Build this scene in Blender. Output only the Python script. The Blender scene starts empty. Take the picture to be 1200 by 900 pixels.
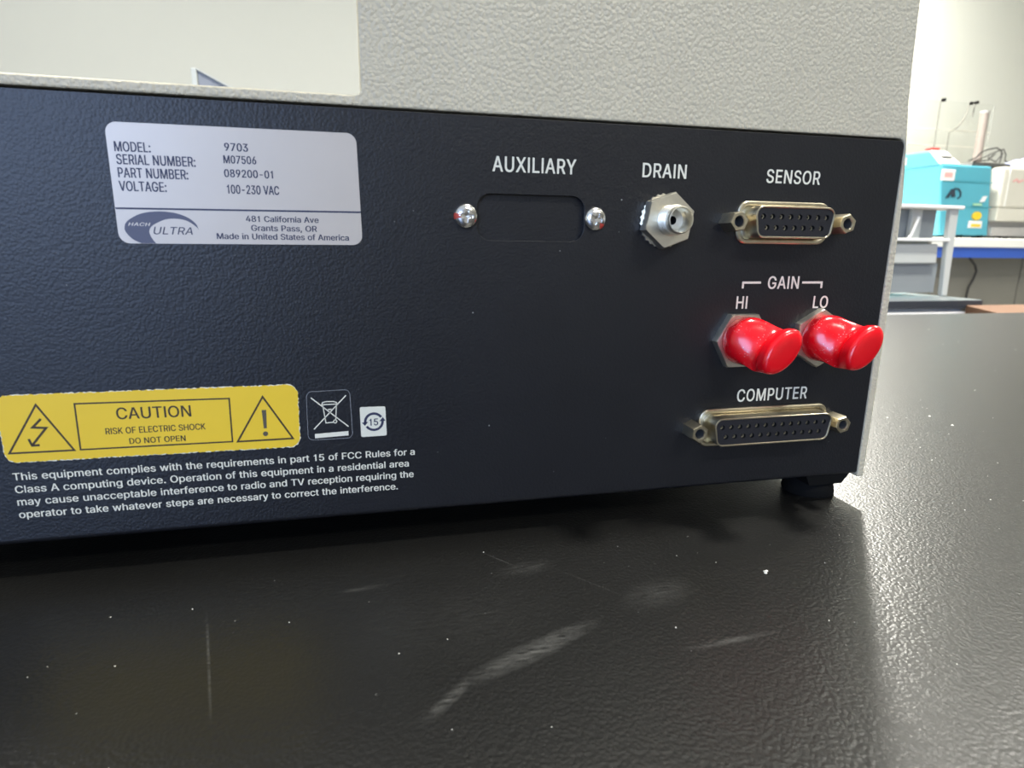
import bpy, bmesh, math, random, json
from mathutils import Vector, Matrix
random.seed(7)
S = 0.001                      # every length below is in millimetres
scene = bpy.context.scene
COL = scene.collection
PI = math.pi

# ------------------------------------------------------------------ camera
cd = bpy.data.cameras.new('camera')
cam = bpy.data.objects.new('camera', cd); COL.objects.link(cam)
rgt = Vector((0.973844, -0.226903, 0.011978)); upv = Vector((0.039348, 0.220325, 0.974633)); fwd = Vector((0.223786, 0.948668, -0.22349))
m3 = Matrix((rgt, upv, -fwd)).transposed()
cam.matrix_world = Matrix.Translation(Vector((-148.2, -153.2, 77.9)) * S) @ m3.to_4x4()
cd.sensor_width = 36; cd.lens = 717.08 / 1200 * 36
cd.clip_start = 0.01; cd.clip_end = 50
cd.dof.use_dof = True; cd.dof.focus_distance = 0.19; cd.dof.aperture_fstop = 26
scene.camera = cam

# ------------------------------------------------------------------ world, lights, exposure
w = bpy.data.worlds.new('world'); scene.world = w; w.use_nodes = True
w.node_tree.nodes['Background'].inputs[0].default_value = (0.8, 0.87, 1, 1)
w.node_tree.nodes['Background'].inputs[1].default_value = 0.3
vs = scene.view_settings
vs.view_transform = 'Standard'; vs.look = 'None'; vs.gamma = 1; vs.use_curve_mapping = False
vs.exposure = 0.22

def area(name, loc, target, sx, sy, power, color):
    l = bpy.data.lights.new(name, 'AREA'); l.shape = 'RECTANGLE'; l.size = sx * S; l.size_y = sy * S
    l.energy = power; l.color = color
    o = bpy.data.objects.new(name, l); COL.objects.link(o)
    o.location = Vector(loc) * S
    d = Vector(target) - Vector(loc)
    o.rotation_euler = d.to_track_quat('-Z', 'Y').to_euler()
    return o
WARM = (1.0, 0.97, 0.88); COOL = (0.44, 0.61, 1.0)
CEIL = 1950
# (x, y, size x, size y, power): the ceiling lamps; the last is added to brighten the bench fronts
LAMPS = [(400, 10, 170, 170, 54), (2120, 2605, 220, 220, 125), (-1300, 1300, 300, 1200, 34), (900, -1700, 1200, 300, 32), (1900, 500, 300, 1200, 50)]
for i, (x, y, sx, sy, pw) in enumerate(LAMPS):
    area('ceiling_lamp', (x, y, CEIL - 32), (x, y, 0), sx, sy, pw, WARM)
area('window_daylight', (-1800, -3070, 800), (-1800, 0, 800), 1500, 1300, 62, COOL)

# ------------------------------------------------------------------ materials
MATS = {}
def newmat(name):
    m = bpy.data.materials.new(name); m.use_nodes = True
    nt = m.node_tree; b = nt.nodes['Principled BSDF']
    MATS[name] = m
    return m, nt, b
def link(nt, a, b): nt.links.new(a, b)
def coords(nt):
    t = nt.nodes.new('ShaderNodeTexCoord'); return t.outputs['Object']
def noise(nt, vec, scale, detail=2, rough=0.5):
    n = nt.nodes.new('ShaderNodeTexNoise'); n.inputs['Scale'].default_value = scale
    n.inputs['Detail'].default_value = detail; n.inputs['Roughness'].default_value = rough
    link(nt, vec, n.inputs['Vector']); return n.outputs['Fac']
def ramp(nt, fac, a, b, c0=0.0, c1=1.0):
    n = nt.nodes.new('ShaderNodeMapRange'); n.inputs[1].default_value = a; n.inputs[2].default_value = b
    n.inputs[3].default_value = c0; n.inputs[4].default_value = c1; link(nt, fac, n.inputs[0]); return n.outputs[0]
def mathn(nt, op, a, b):
    n = nt.nodes.new('ShaderNodeMath'); n.operation = op
    for i, v in enumerate((a, b)):
        if isinstance(v, (int, float)): n.inputs[i].default_value = v
        else: link(nt, v, n.inputs[i])
    return n.outputs[0]
def mix(nt, fac, a, b):
    n = nt.nodes.new('ShaderNodeMix'); n.data_type = 'RGBA'
    if isinstance(fac, (int, float)): n.inputs[0].default_value = fac
    else: link(nt, fac, n.inputs[0])
    for k, v in ((6, a), (7, b)):
        if isinstance(v, tuple): n.inputs[k].default_value = (*v, 1)
        else: link(nt, v, n.inputs[k])
    return n.outputs[2]
def bump(nt, b, h, strength, dist):
    n = nt.nodes.new('ShaderNodeBump'); n.inputs['Strength'].default_value = strength
    n.inputs['Distance'].default_value = dist; link(nt, h, n.inputs['Height']); link(nt, n.outputs[0], b.inputs['Normal'])
def plain(name, col, rough=0.5, metal=0.0, bscale=None, bstr=0.2, bdist=0.0001, var=0.08, vscale=40, coat=0.0, trans=0.0):
    m, nt, b = newmat(name)
    b.inputs['Roughness'].default_value = rough; b.inputs['Metallic'].default_value = metal
    b.inputs['Coat Weight'].default_value = coat; b.inputs['Transmission Weight'].default_value = trans
    v = coords(nt); f = noise(nt, v, vscale, 3)
    lo = tuple(c * (1 - var) for c in col); hi = tuple(min(1, c * (1 + var)) for c in col)
    link(nt, mix(nt, f, lo, hi), b.inputs['Base Color'])
    if bscale: bump(nt, b, noise(nt, v, bscale, 2), bstr, bdist)
    return m
def ellipse(nt, vec, cx, cy, hx, hy, rot, soft=0.5):
    mp = nt.nodes.new('ShaderNodeMapping'); mp.vector_type = 'TEXTURE'
    mp.inputs['Location'].default_value = (cx * S, cy * S, 0); mp.inputs['Rotation'].default_value = (0, 0, rot)
    mp.inputs['Scale'].default_value = (hx * S, hy * S, 1); link(nt, vec, mp.inputs['Vector'])
    sp = nt.nodes.new('ShaderNodeVectorMath'); sp.operation = 'MULTIPLY'; sp.inputs[1].default_value = (1, 1, 0)
    link(nt, mp.outputs[0], sp.inputs[0])
    ln = nt.nodes.new('ShaderNodeVectorMath'); ln.operation = 'LENGTH'; link(nt, sp.outputs[0], ln.inputs[0])
    return ramp(nt, ln.outputs['Value'], 1, 1 - soft)

def pebbles(nt, vec, cell, ns, k):
    vo = nt.nodes.new('ShaderNodeTexVoronoi'); vo.feature = 'SMOOTH_F1'; vo.inputs['Scale'].default_value = cell
    vo.inputs['Smoothness'].default_value = 0.35; link(nt, vec, vo.inputs['Vector'])
    inv = mathn(nt, 'SUBTRACT', 1.0, vo.outputs['Distance'])
    return mathn(nt, 'ADD', inv, mathn(nt, 'MULTIPLY', noise(nt, vec, ns, 3, 0.6), k))
# black textured powder coat
m, nt, b = newmat('black_powder_coat')
v = coords(nt)
b.inputs['Roughness'].default_value = 0.40; b.inputs['Specular IOR Level'].default_value = 0.5
dots = nt.nodes.new('ShaderNodeTexVoronoi'); dots.inputs['Scale'].default_value = 210; link(nt, v, dots.inputs['Vector'])
dm = mathn(nt, 'MULTIPLY', ramp(nt, dots.outputs['Distance'], 0.05, 0.03), ramp(nt, noise(nt, v, 60, 2), 0.52, 0.66))
link(nt, mix(nt, dm, mix(nt, noise(nt, v, 90, 3), (0.006, 0.0065, 0.009), (0.010, 0.011, 0.014)), (0.4, 0.4, 0.38)), b.inputs['Base Color'])
bump(nt, b, pebbles(nt, v, 1500, 2400, 0.35), 0.38, 0.00013)
# beige enamel with orange peel
m, nt, b = newmat('beige_enamel')
v = coords(nt)
b.inputs['Roughness'].default_value = 0.45
vz = nt.nodes.new('ShaderNodeTexVoronoi'); vz.inputs['Scale'].default_value = 520; link(nt, v, vz.inputs['Vector'])
dirt = mathn(nt, 'MULTIPLY', ramp(nt, vz.outputs['Distance'], 0.22, 0.12), ramp(nt, noise(nt, v, 330, 2), 0.55, 0.62))
sx = nt.nodes.new('ShaderNodeSeparateXYZ'); link(nt, v, sx.inputs[0])
band = mathn(nt, 'MULTIPLY', ramp(nt, mathn(nt, 'ABSOLUTE', mathn(nt, 'ADD', sx.outputs[0], 0.046), 0), 0.007, 0.003), ramp(nt, mathn(nt, 'ABSOLUTE', mathn(nt, 'ADD', sx.outputs[2], -0.121), 0), 0.016, 0.009))
base = mix(nt, noise(nt, v, 60, 3), (0.57, 0.515, 0.385), (0.64, 0.58, 0.435))
link(nt, mix(nt, mathn(nt, 'MULTIPLY', dirt, band), base, (0.05, 0.045, 0.04)), b.inputs['Base Color'])
bump(nt, b, pebbles(nt, v, 1100, 2000, 0.4), 0.75, 0.00026)
# black table top, leather-grain laminate with scuffs
m, nt, b = newmat('black_laminate')
v = coords(nt)
b.inputs['Roughness'].default_value = 0.31; b.inputs['Specular IOR Level'].default_value = 0.55
base = mix(nt, noise(nt, v, 25, 4), (0.005, 0.005, 0.0048), (0.008, 0.008, 0.0075))
marks = None
for args, amt in (((-180.5, -41, 20, 0.35, -1.33), 0.30), ((-119, -51.5, 19, 3.2, 0.40), 0.34), ((-137, -61, 8, 1.6, 0.75), 0.28),
                  ((-79, -57, 12, 1.1, 0.05), 0.30), ((-113, -21, 9, 3.5, 0.2), 0.12), ((-86, -38, 11, 6, 0.3), 0.12),
                  ((-118, -16, 9, 0.25, -0.9), 0.22), ((-16, -12, 8, 0.3, -0.7), 0.2), ((-152, -22, 6, 1.2, 0.1), 0.16), ((-100, -30, 20, 0.2, -0.9), 0.14), ((-130, -38, 26, 16, 0.2), 0.04)):
    e = mathn(nt, 'MULTIPLY', ellipse(nt, v, *args, soft=0.9), amt)
    marks = e if marks is None else mathn(nt, 'MAXIMUM', marks, e)
st = nt.nodes.new('ShaderNodeMapping'); st.inputs['Rotation'].default_value = (0, 0, -0.5); st.inputs['Scale'].default_value = (0.35, 2.2, 1); link(nt, v, st.inputs[0])
marks = mathn(nt, 'MULTIPLY', marks, ramp(nt, noise(nt, st.outputs[0], 600, 4, 0.7), 0.35, 0.7, 0, 0.3))
link(nt, mix(nt, marks, base, (0.75, 0.75, 0.72)), b.inputs['Base Color'])
bump(nt, b, pebbles(nt, v, 1300, 2200, 0.35), 0.5, 0.00014)
# red vinyl with pale flecks of dust
m, nt, b = newmat('red_vinyl')
v = coords(nt)
b.inputs['Roughness'].default_value = 0.2; b.inputs['Coat Weight'].default_value = 0.2; b.inputs['Coat Roughness'].default_value = 0.1
b.inputs['Subsurface Weight'].default_value = 0.0; b.inputs['Subsurface Radius'].default_value = (0.003, 0.0005, 0.0005); b.inputs['Subsurface Scale'].default_value = 0.5
vz = nt.nodes.new('ShaderNodeTexVoronoi'); vz.inputs['Scale'].default_value = 1700; link(nt, v, vz.inputs['Vector'])
fl = mathn(nt, 'MULTIPLY', ramp(nt, vz.outputs['Distance'], 0.30, 0.18), ramp(nt, noise(nt, v, 330, 3), 0.50, 0.62))
sx = nt.nodes.new('ShaderNodeSeparateXYZ'); link(nt, v, sx.inputs[0])
fl = mathn(nt, 'MULTIPLY', fl, ramp(nt, sx.outputs[1], -0.015, -0.009))
link(nt, mix(nt, mathn(nt, 'MULTIPLY', fl, 0.5), (0.80, 0.002, 0.010), (0.9, 0.55, 0.55)), b.inputs['Base Color'])
bump(nt, b, noise(nt, v, 300, 2), 0.25, 0.0003)

plain('nickel', (0.78, 0.74, 0.63), 0.34, 0.95, 900, 0.25, 0.00008, 0.15, 500)
plain('brass_nickel', (0.62, 0.56, 0.42), 0.33, 1.0, 1200, 0.3, 0.00008, 0.2, 600)
plain('bright_steel', (0.75, 0.74, 0.72), 0.22, 1.0, None, var=0.06, vscale=800)
plain('steel_dark', (0.10, 0.10, 0.10), 0.5, 0.6)
plain('thread_lock', (0.55, 0.07, 0.05), 0.4)
plain('black_plastic', (0.018, 0.018, 0.022), 0.4, bscale=900, bstr=0.2)
plain('black_rubber', (0.006, 0.006, 0.006), 0.8)
plain('void_black', (0.002, 0.002, 0.002), 0.9)
plain('silver_sticker', (0.59, 0.535, 0.48), 0.38, 0.2, 60, 0.15, 0.0003, 0.03, 60)
plain('yellow_sticker', (0.88, 0.60, 0.035), 0.42, bscale=110, bstr=0.1, bdist=0.0003, var=0.05, vscale=60)
plain('pale_paper', (0.78, 0.77, 0.66), 0.5, var=0.04)
plain('ink_blue', (0.03, 0.035, 0.08), 0.5)
plain('ink_swoosh', (0.09, 0.095, 0.15), 0.45)
plain('ink_brown', (0.05, 0.032, 0.015), 0.5)
plain('ink_grey', (0.10, 0.085, 0.06), 0.5)
plain('silk_white', (0.82, 0.80, 0.68), 0.5, var=0.05, vscale=900)
plain('silk_pink', (0.82, 0.72, 0.62), 0.5, var=0.05, vscale=900)
plain('silk_grey', (0.30, 0.31, 0.33), 0.5, var=0.5, vscale=700)
plain('wall_paint', (0.51, 0.515, 0.475), 0.7, bscale=60, bstr=0.05, bdist=0.0005, var=0.02, vscale=1.5)
plain('wall_grey', (0.26, 0.265, 0.27), 0.7)
plain('ceiling_paint', (0.7, 0.7, 0.68), 0.8)
plain('floor_vinyl', (0.45, 0.44, 0.40), 0.5)
plain('teal_enamel', (0.085, 0.38, 0.49), 0.4, bscale=60, bstr=0.05, bdist=0.001, var=0.05, vscale=6)
plain('dark_teal', (0.05, 0.30, 0.37), 0.5)
plain('white_plastic', (0.80, 0.80, 0.77), 0.4, var=0.03)
plain('rack_plastic', (0.50, 0.52, 0.50), 0.45, var=0.05, vscale=10)
plain('rack_panel', (0.24, 0.26, 0.27), 0.45, var=0.08, vscale=12)
plain('cream_enamel', (0.62, 0.60, 0.53), 0.45, var=0.03)
plain('grey_metal', (0.42, 0.41, 0.40), 0.45, 0.1)
plain('blue_laminate', (0.025, 0.09, 0.45), 0.45, var=0.1, vscale=8)
plain('grey_panel', (0.17, 0.165, 0.145), 0.6, var=0.1, vscale=4)
plain('slate_top', (0.16, 0.18, 0.19), 0.35, var=0.1)
plain('slate_edge', (0.030, 0.035, 0.045), 0.5)
plain('wood_beech', (0.17, 0.085, 0.045), 0.85, var=0.15, vscale=14)
plain('cable_black', (0.02, 0.02, 0.02), 0.5)
plain('lavender_cloth', (0.42, 0.46, 0.72), 0.8, var=0.15)
plain('smoked_tube', (0.27, 0.23, 0.21), 0.3, var=0.05)
plain('logo_black', (0.02, 0.03, 0.05), 0.5)
plain('label_white', (0.85, 0.83, 0.82), 0.5)
plain('label_yellow', (0.80, 0.55, 0.03), 0.5)
plain('label_red', (0.55, 0.04, 0.03), 0.5)
plain('label_pink', (0.75, 0.42, 0.40), 0.5)
plain('label_green', (0.35, 0.62, 0.42), 0.5)
plain('partition_grey', (0.26, 0.28, 0.33), 0.6)
plain('dust', (0.85, 0.84, 0.78), 0.6)
MATS['black_rubber'].node_tree.nodes['Principled BSDF'].inputs['Specular IOR Level'].default_value = 0.1
m, nt, b = newmat('clear_acrylic')
b.inputs['Transmission Weight'].default_value = 1; b.inputs['Roughness'].default_value = 0.02; b.inputs['IOR'].default_value = 1.3
b.inputs['Base Color'].default_value = (0.97, 0.98, 0.97, 1)
m, nt, b = newmat('lamp_diffuser')
b.inputs['Emission Color'].default_value = (1, 0.97, 0.9, 1); b.inputs['Emission Strength'].default_value = 4

# ------------------------------------------------------------------ object helpers
def origin_of(o):
    p = Vector((0, 0, 0))
    while o is not None:
        p = p + Vector(o.location); o = o.parent
    return p
class BM:
    """thin wrapper so helpers read short"""
    def __init__(self, flat=False): self.bm = bmesh.new(); self.flat = flat
    def get(self, k): return self.flat
    @property
    def verts(self): return self.bm.verts
    @property
    def faces(self): return self.bm.faces
_rd = bmesh.ops.remove_doubles; _rn = bmesh.ops.recalc_face_normals
def obj(name, B, mat, parent=None, smooth=False, bevel=None, loc=None):
    me = bpy.data.meshes.new(name); bm = B.bm
    if not B.flat:
        _rd(bm, verts=bm.verts, dist=1e-4); _rn(bm, faces=bm.faces)
    off = origin_of(parent) if parent else (Vector(loc) * S if loc else Vector((0, 0, 0)))
    bm.transform(Matrix.Translation(-off) @ Matrix.Scale(S, 4))
    bm.to_mesh(me); bm.free()
    o = bpy.data.objects.new(name, me); COL.objects.link(o)
    for mm in (mat if isinstance(mat, (list, tuple)) else [mat]): me.materials.append(MATS[mm])
    if parent: o.parent = parent
    elif loc: o.location = Vector(loc) * S
    if smooth:
        for p in me.polygons: p.use_smooth = True
        me.set_sharp_from_angle(angle=math.radians(35))
    if bevel:
        md = o.modifiers.new('bevel', 'BEVEL'); md.width = bevel * S; md.segments = 2; md.limit_method = 'ANGLE'; md.angle_limit = math.radians(40)
    return o
def thing(name, label, cat, loc=(0, 0, 0), group=None):
    o = bpy.data.objects.new(name, None); COL.objects.link(o); o.location = Vector(loc) * S
    o.empty_display_size = 0.02
    return tag(o, label, cat, group)
def tag(o, label=None, cat=None, group=None, kind=None):
    for k, v in (('label', label), ('category', cat), ('group', group), ('kind', kind)):
        if v: o[k] = v
    return o
def box(B, x0, x1, y0, y1, z0, z1):
    vs_ = [B.bm.verts.new(p) for p in ((x0, y0, z0), (x1, y0, z0), (x1, y1, z0), (x0, y1, z0), (x0, y0, z1), (x1, y0, z1), (x1, y1, z1), (x0, y1, z1))]
    for f in ((0, 1, 2, 3), (4, 5, 6, 7), (0, 1, 5, 4), (1, 2, 6, 5), (2, 3, 7, 6), (3, 0, 4, 7)): B.bm.faces.new([vs_[i] for i in f])
    return B
def bx(*a): return box(BM(), *a)
def prism(B, pts, y0, y1):
    """polygon in the X-Z plane, from y0 back to y1"""
    a = [B.bm.verts.new((x, y0, z)) for x, z in pts]; b_ = [B.bm.verts.new((x, y1, z)) for x, z in pts]
    n = len(pts)
    B.bm.faces.new(a); B.bm.faces.new(b_[::-1])
    for i in range(n): B.bm.faces.new((a[i], b_[i], b_[(i + 1) % n], a[(i + 1) % n]))
    return B
def loft(B, loops, close_start=False, close_end=False, mats=None):
    rows = [[B.bm.verts.new(p) for p in L] for L in loops]; n = len(rows[0])
    for k in range(len(rows) - 1):
        for i in range(n):
            f = B.bm.faces.new((rows[k][i], rows[k][(i + 1) % n], rows[k + 1][(i + 1) % n], rows[k + 1][i]))
            if mats: f.material_index = mats[k]
    if close_start: B.bm.faces.new(rows[0])
    if close_end:
        f = B.bm.faces.new(rows[-1])
        if mats: f.material_index = mats[-1]
    return B
def ring(cx, cz, y, r, n=36, a0=0.0): return [(cx + r * math.cos(a0 + 2 * PI * i / n), y, cz + r * math.sin(a0 + 2 * PI * i / n)) for i in range(n)]
def hexring(cx, cz, y, R, n=36, a0=0.0, lim=None):
    out = []
    for i in range(n):
        t = 2 * PI * i / n
        r = R * math.cos(PI / 6) / math.cos((t % (PI / 3)) - PI / 6)
        if lim: r = min(r, lim)
        out.append((cx + r * math.cos(t + a0), y, cz + r * math.sin(t + a0)))
    return out
def rpoly(pts, rad, seg=5):
    """rounded corners; rad a number or one per corner"""
    n = len(pts); out = []
    for i in range(n):
        p = Vector(pts[i]); a = (Vector(pts[i - 1]) - p).normalized(); b_ = (Vector(pts[(i + 1) % n]) - p).normalized()
        r = rad[i] if isinstance(rad, (list, tuple)) else rad
        if r <= 0: out.append(tuple(p)); continue
        ang = a.angle(b_); d = r / math.tan(ang / 2)
        c = p + (a + b_).normalized() * (r / math.sin(ang / 2))
        s = p + a * d; e = p + b_ * d
        v0 = s - c; v1 = e - c; tot = v0.angle_signed(v1)
        for k in range(seg + 1):
            t = -tot * k / seg
            out.append((c.x + v0.x * math.cos(t) - v0.y * math.sin(t), c.y + v0.x * math.sin(t) + v0.y * math.cos(t)))
    return out
def rrect(x0, x1, z0, z1, r, seg=5): return rpoly([(x0, z0), (x1, z0), (x1, z1), (x0, z1)], r, seg)
def fill(B, loops, y):
    """flat region in the plane Y=y bounded by an outer loop and hole loops"""
    eds = []
    rows = []
    for L in loops:
        v_ = [B.bm.verts.new((x, y, z)) for x, z in L]; rows.append(v_)
        for i in range(len(v_)): eds.append(B.bm.edges.new((v_[i], v_[(i + 1) % len(v_)])))
    bmesh.ops.triangle_fill(B.bm, use_beauty=True, use_dissolve=False, edges=eds)
    return rows
def walls(B, row, y1, close=False, mi=0):
    nw = [B.bm.verts.new((v_.co.x, y1, v_.co.z)) for v_ in row]; n = len(row)
    for i in range(n):
        f = B.bm.faces.new((row[i], row[(i + 1) % n], nw[(i + 1) % n], nw[i])); f.material_index = mi
    if close:
        f = B.bm.faces.new(nw); f.material_index = mi
    return nw
def flatpoly(B, pts, y, thick=0.03):
    if abs(thick) < 1e-9: B.bm.faces.new([B.bm.verts.new((x, y, z)) for x, z in pts]); return B
    rows = fill(B, [pts], y - thick); walls(B, rows[0], y)
    return B
def stroke(B, pts, wd, y, thick=0.03, closed=False):
    """a printed line of width wd along pts, mitred"""
    P_ = [Vector(p) for p in pts]; n = len(P_); L, Rr = [], []
    for i in range(n):
        if closed: a, b_ = P_[i - 1], P_[(i + 1) % n]
        else: a, b_ = P_[max(i - 1, 0)], P_[min(i + 1, n - 1)]
        d1 = (P_[i] - a).normalized() if (P_[i] - a).length > 1e-9 else (b_ - P_[i]).normalized()
        d2 = (b_ - P_[i]).normalized() if (b_ - P_[i]).length > 1e-9 else d1
        t = (d1 + d2); t = t.normalized() if t.length > 1e-6 else d1
        nrm = Vector((-t.y, t.x)); k = max(0.35, abs(nrm.dot(Vector((-d1.y, d1.x)))))
        L.append(P_[i] + nrm * (wd / 2 / k)); Rr.append(P_[i] - nrm * (wd / 2 / k))
    for i in range(n if closed else n - 1):
        j = (i + 1) % n
        q = [L[i], L[j], Rr[j], Rr[i]]
        f_ = [B.bm.verts.new((p.x, y - thick, p.y)) for p in q]; g = [B.bm.verts.new((p.x, y, p.y)) for p in q]
        B.bm.faces.new(f_)
        for k in range(4): B.bm.faces.new((f_[k], f_[(k + 1) % 4], g[(k + 1) % 4], g[k]))
    return B
def tube(B, pts, r, n=8):
    P_ = [Vector(p) for p in pts]; rows = []
    for i, p in enumerate(P_):
        t = (P_[min(i + 1, len(P_) - 1)] - P_[max(i - 1, 0)]).normalized()
        u = t.orthogonal().normalized() if i == 0 else (uprev - t * uprev.dot(t)).normalized()
        uprev = u; w_ = t.cross(u)
        rows.append([tuple(p + (u * math.cos(2 * PI * k / n) + w_ * math.sin(2 * PI * k / n)) * r) for k in range(n)])
    return loft(B, rows, True, True)
def zring(cx, cy, z, r, n=24): return [(cx + r * math.cos(2 * PI * i / n), cy + r * math.sin(2 * PI * i / n), z) for i in range(n)]

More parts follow.
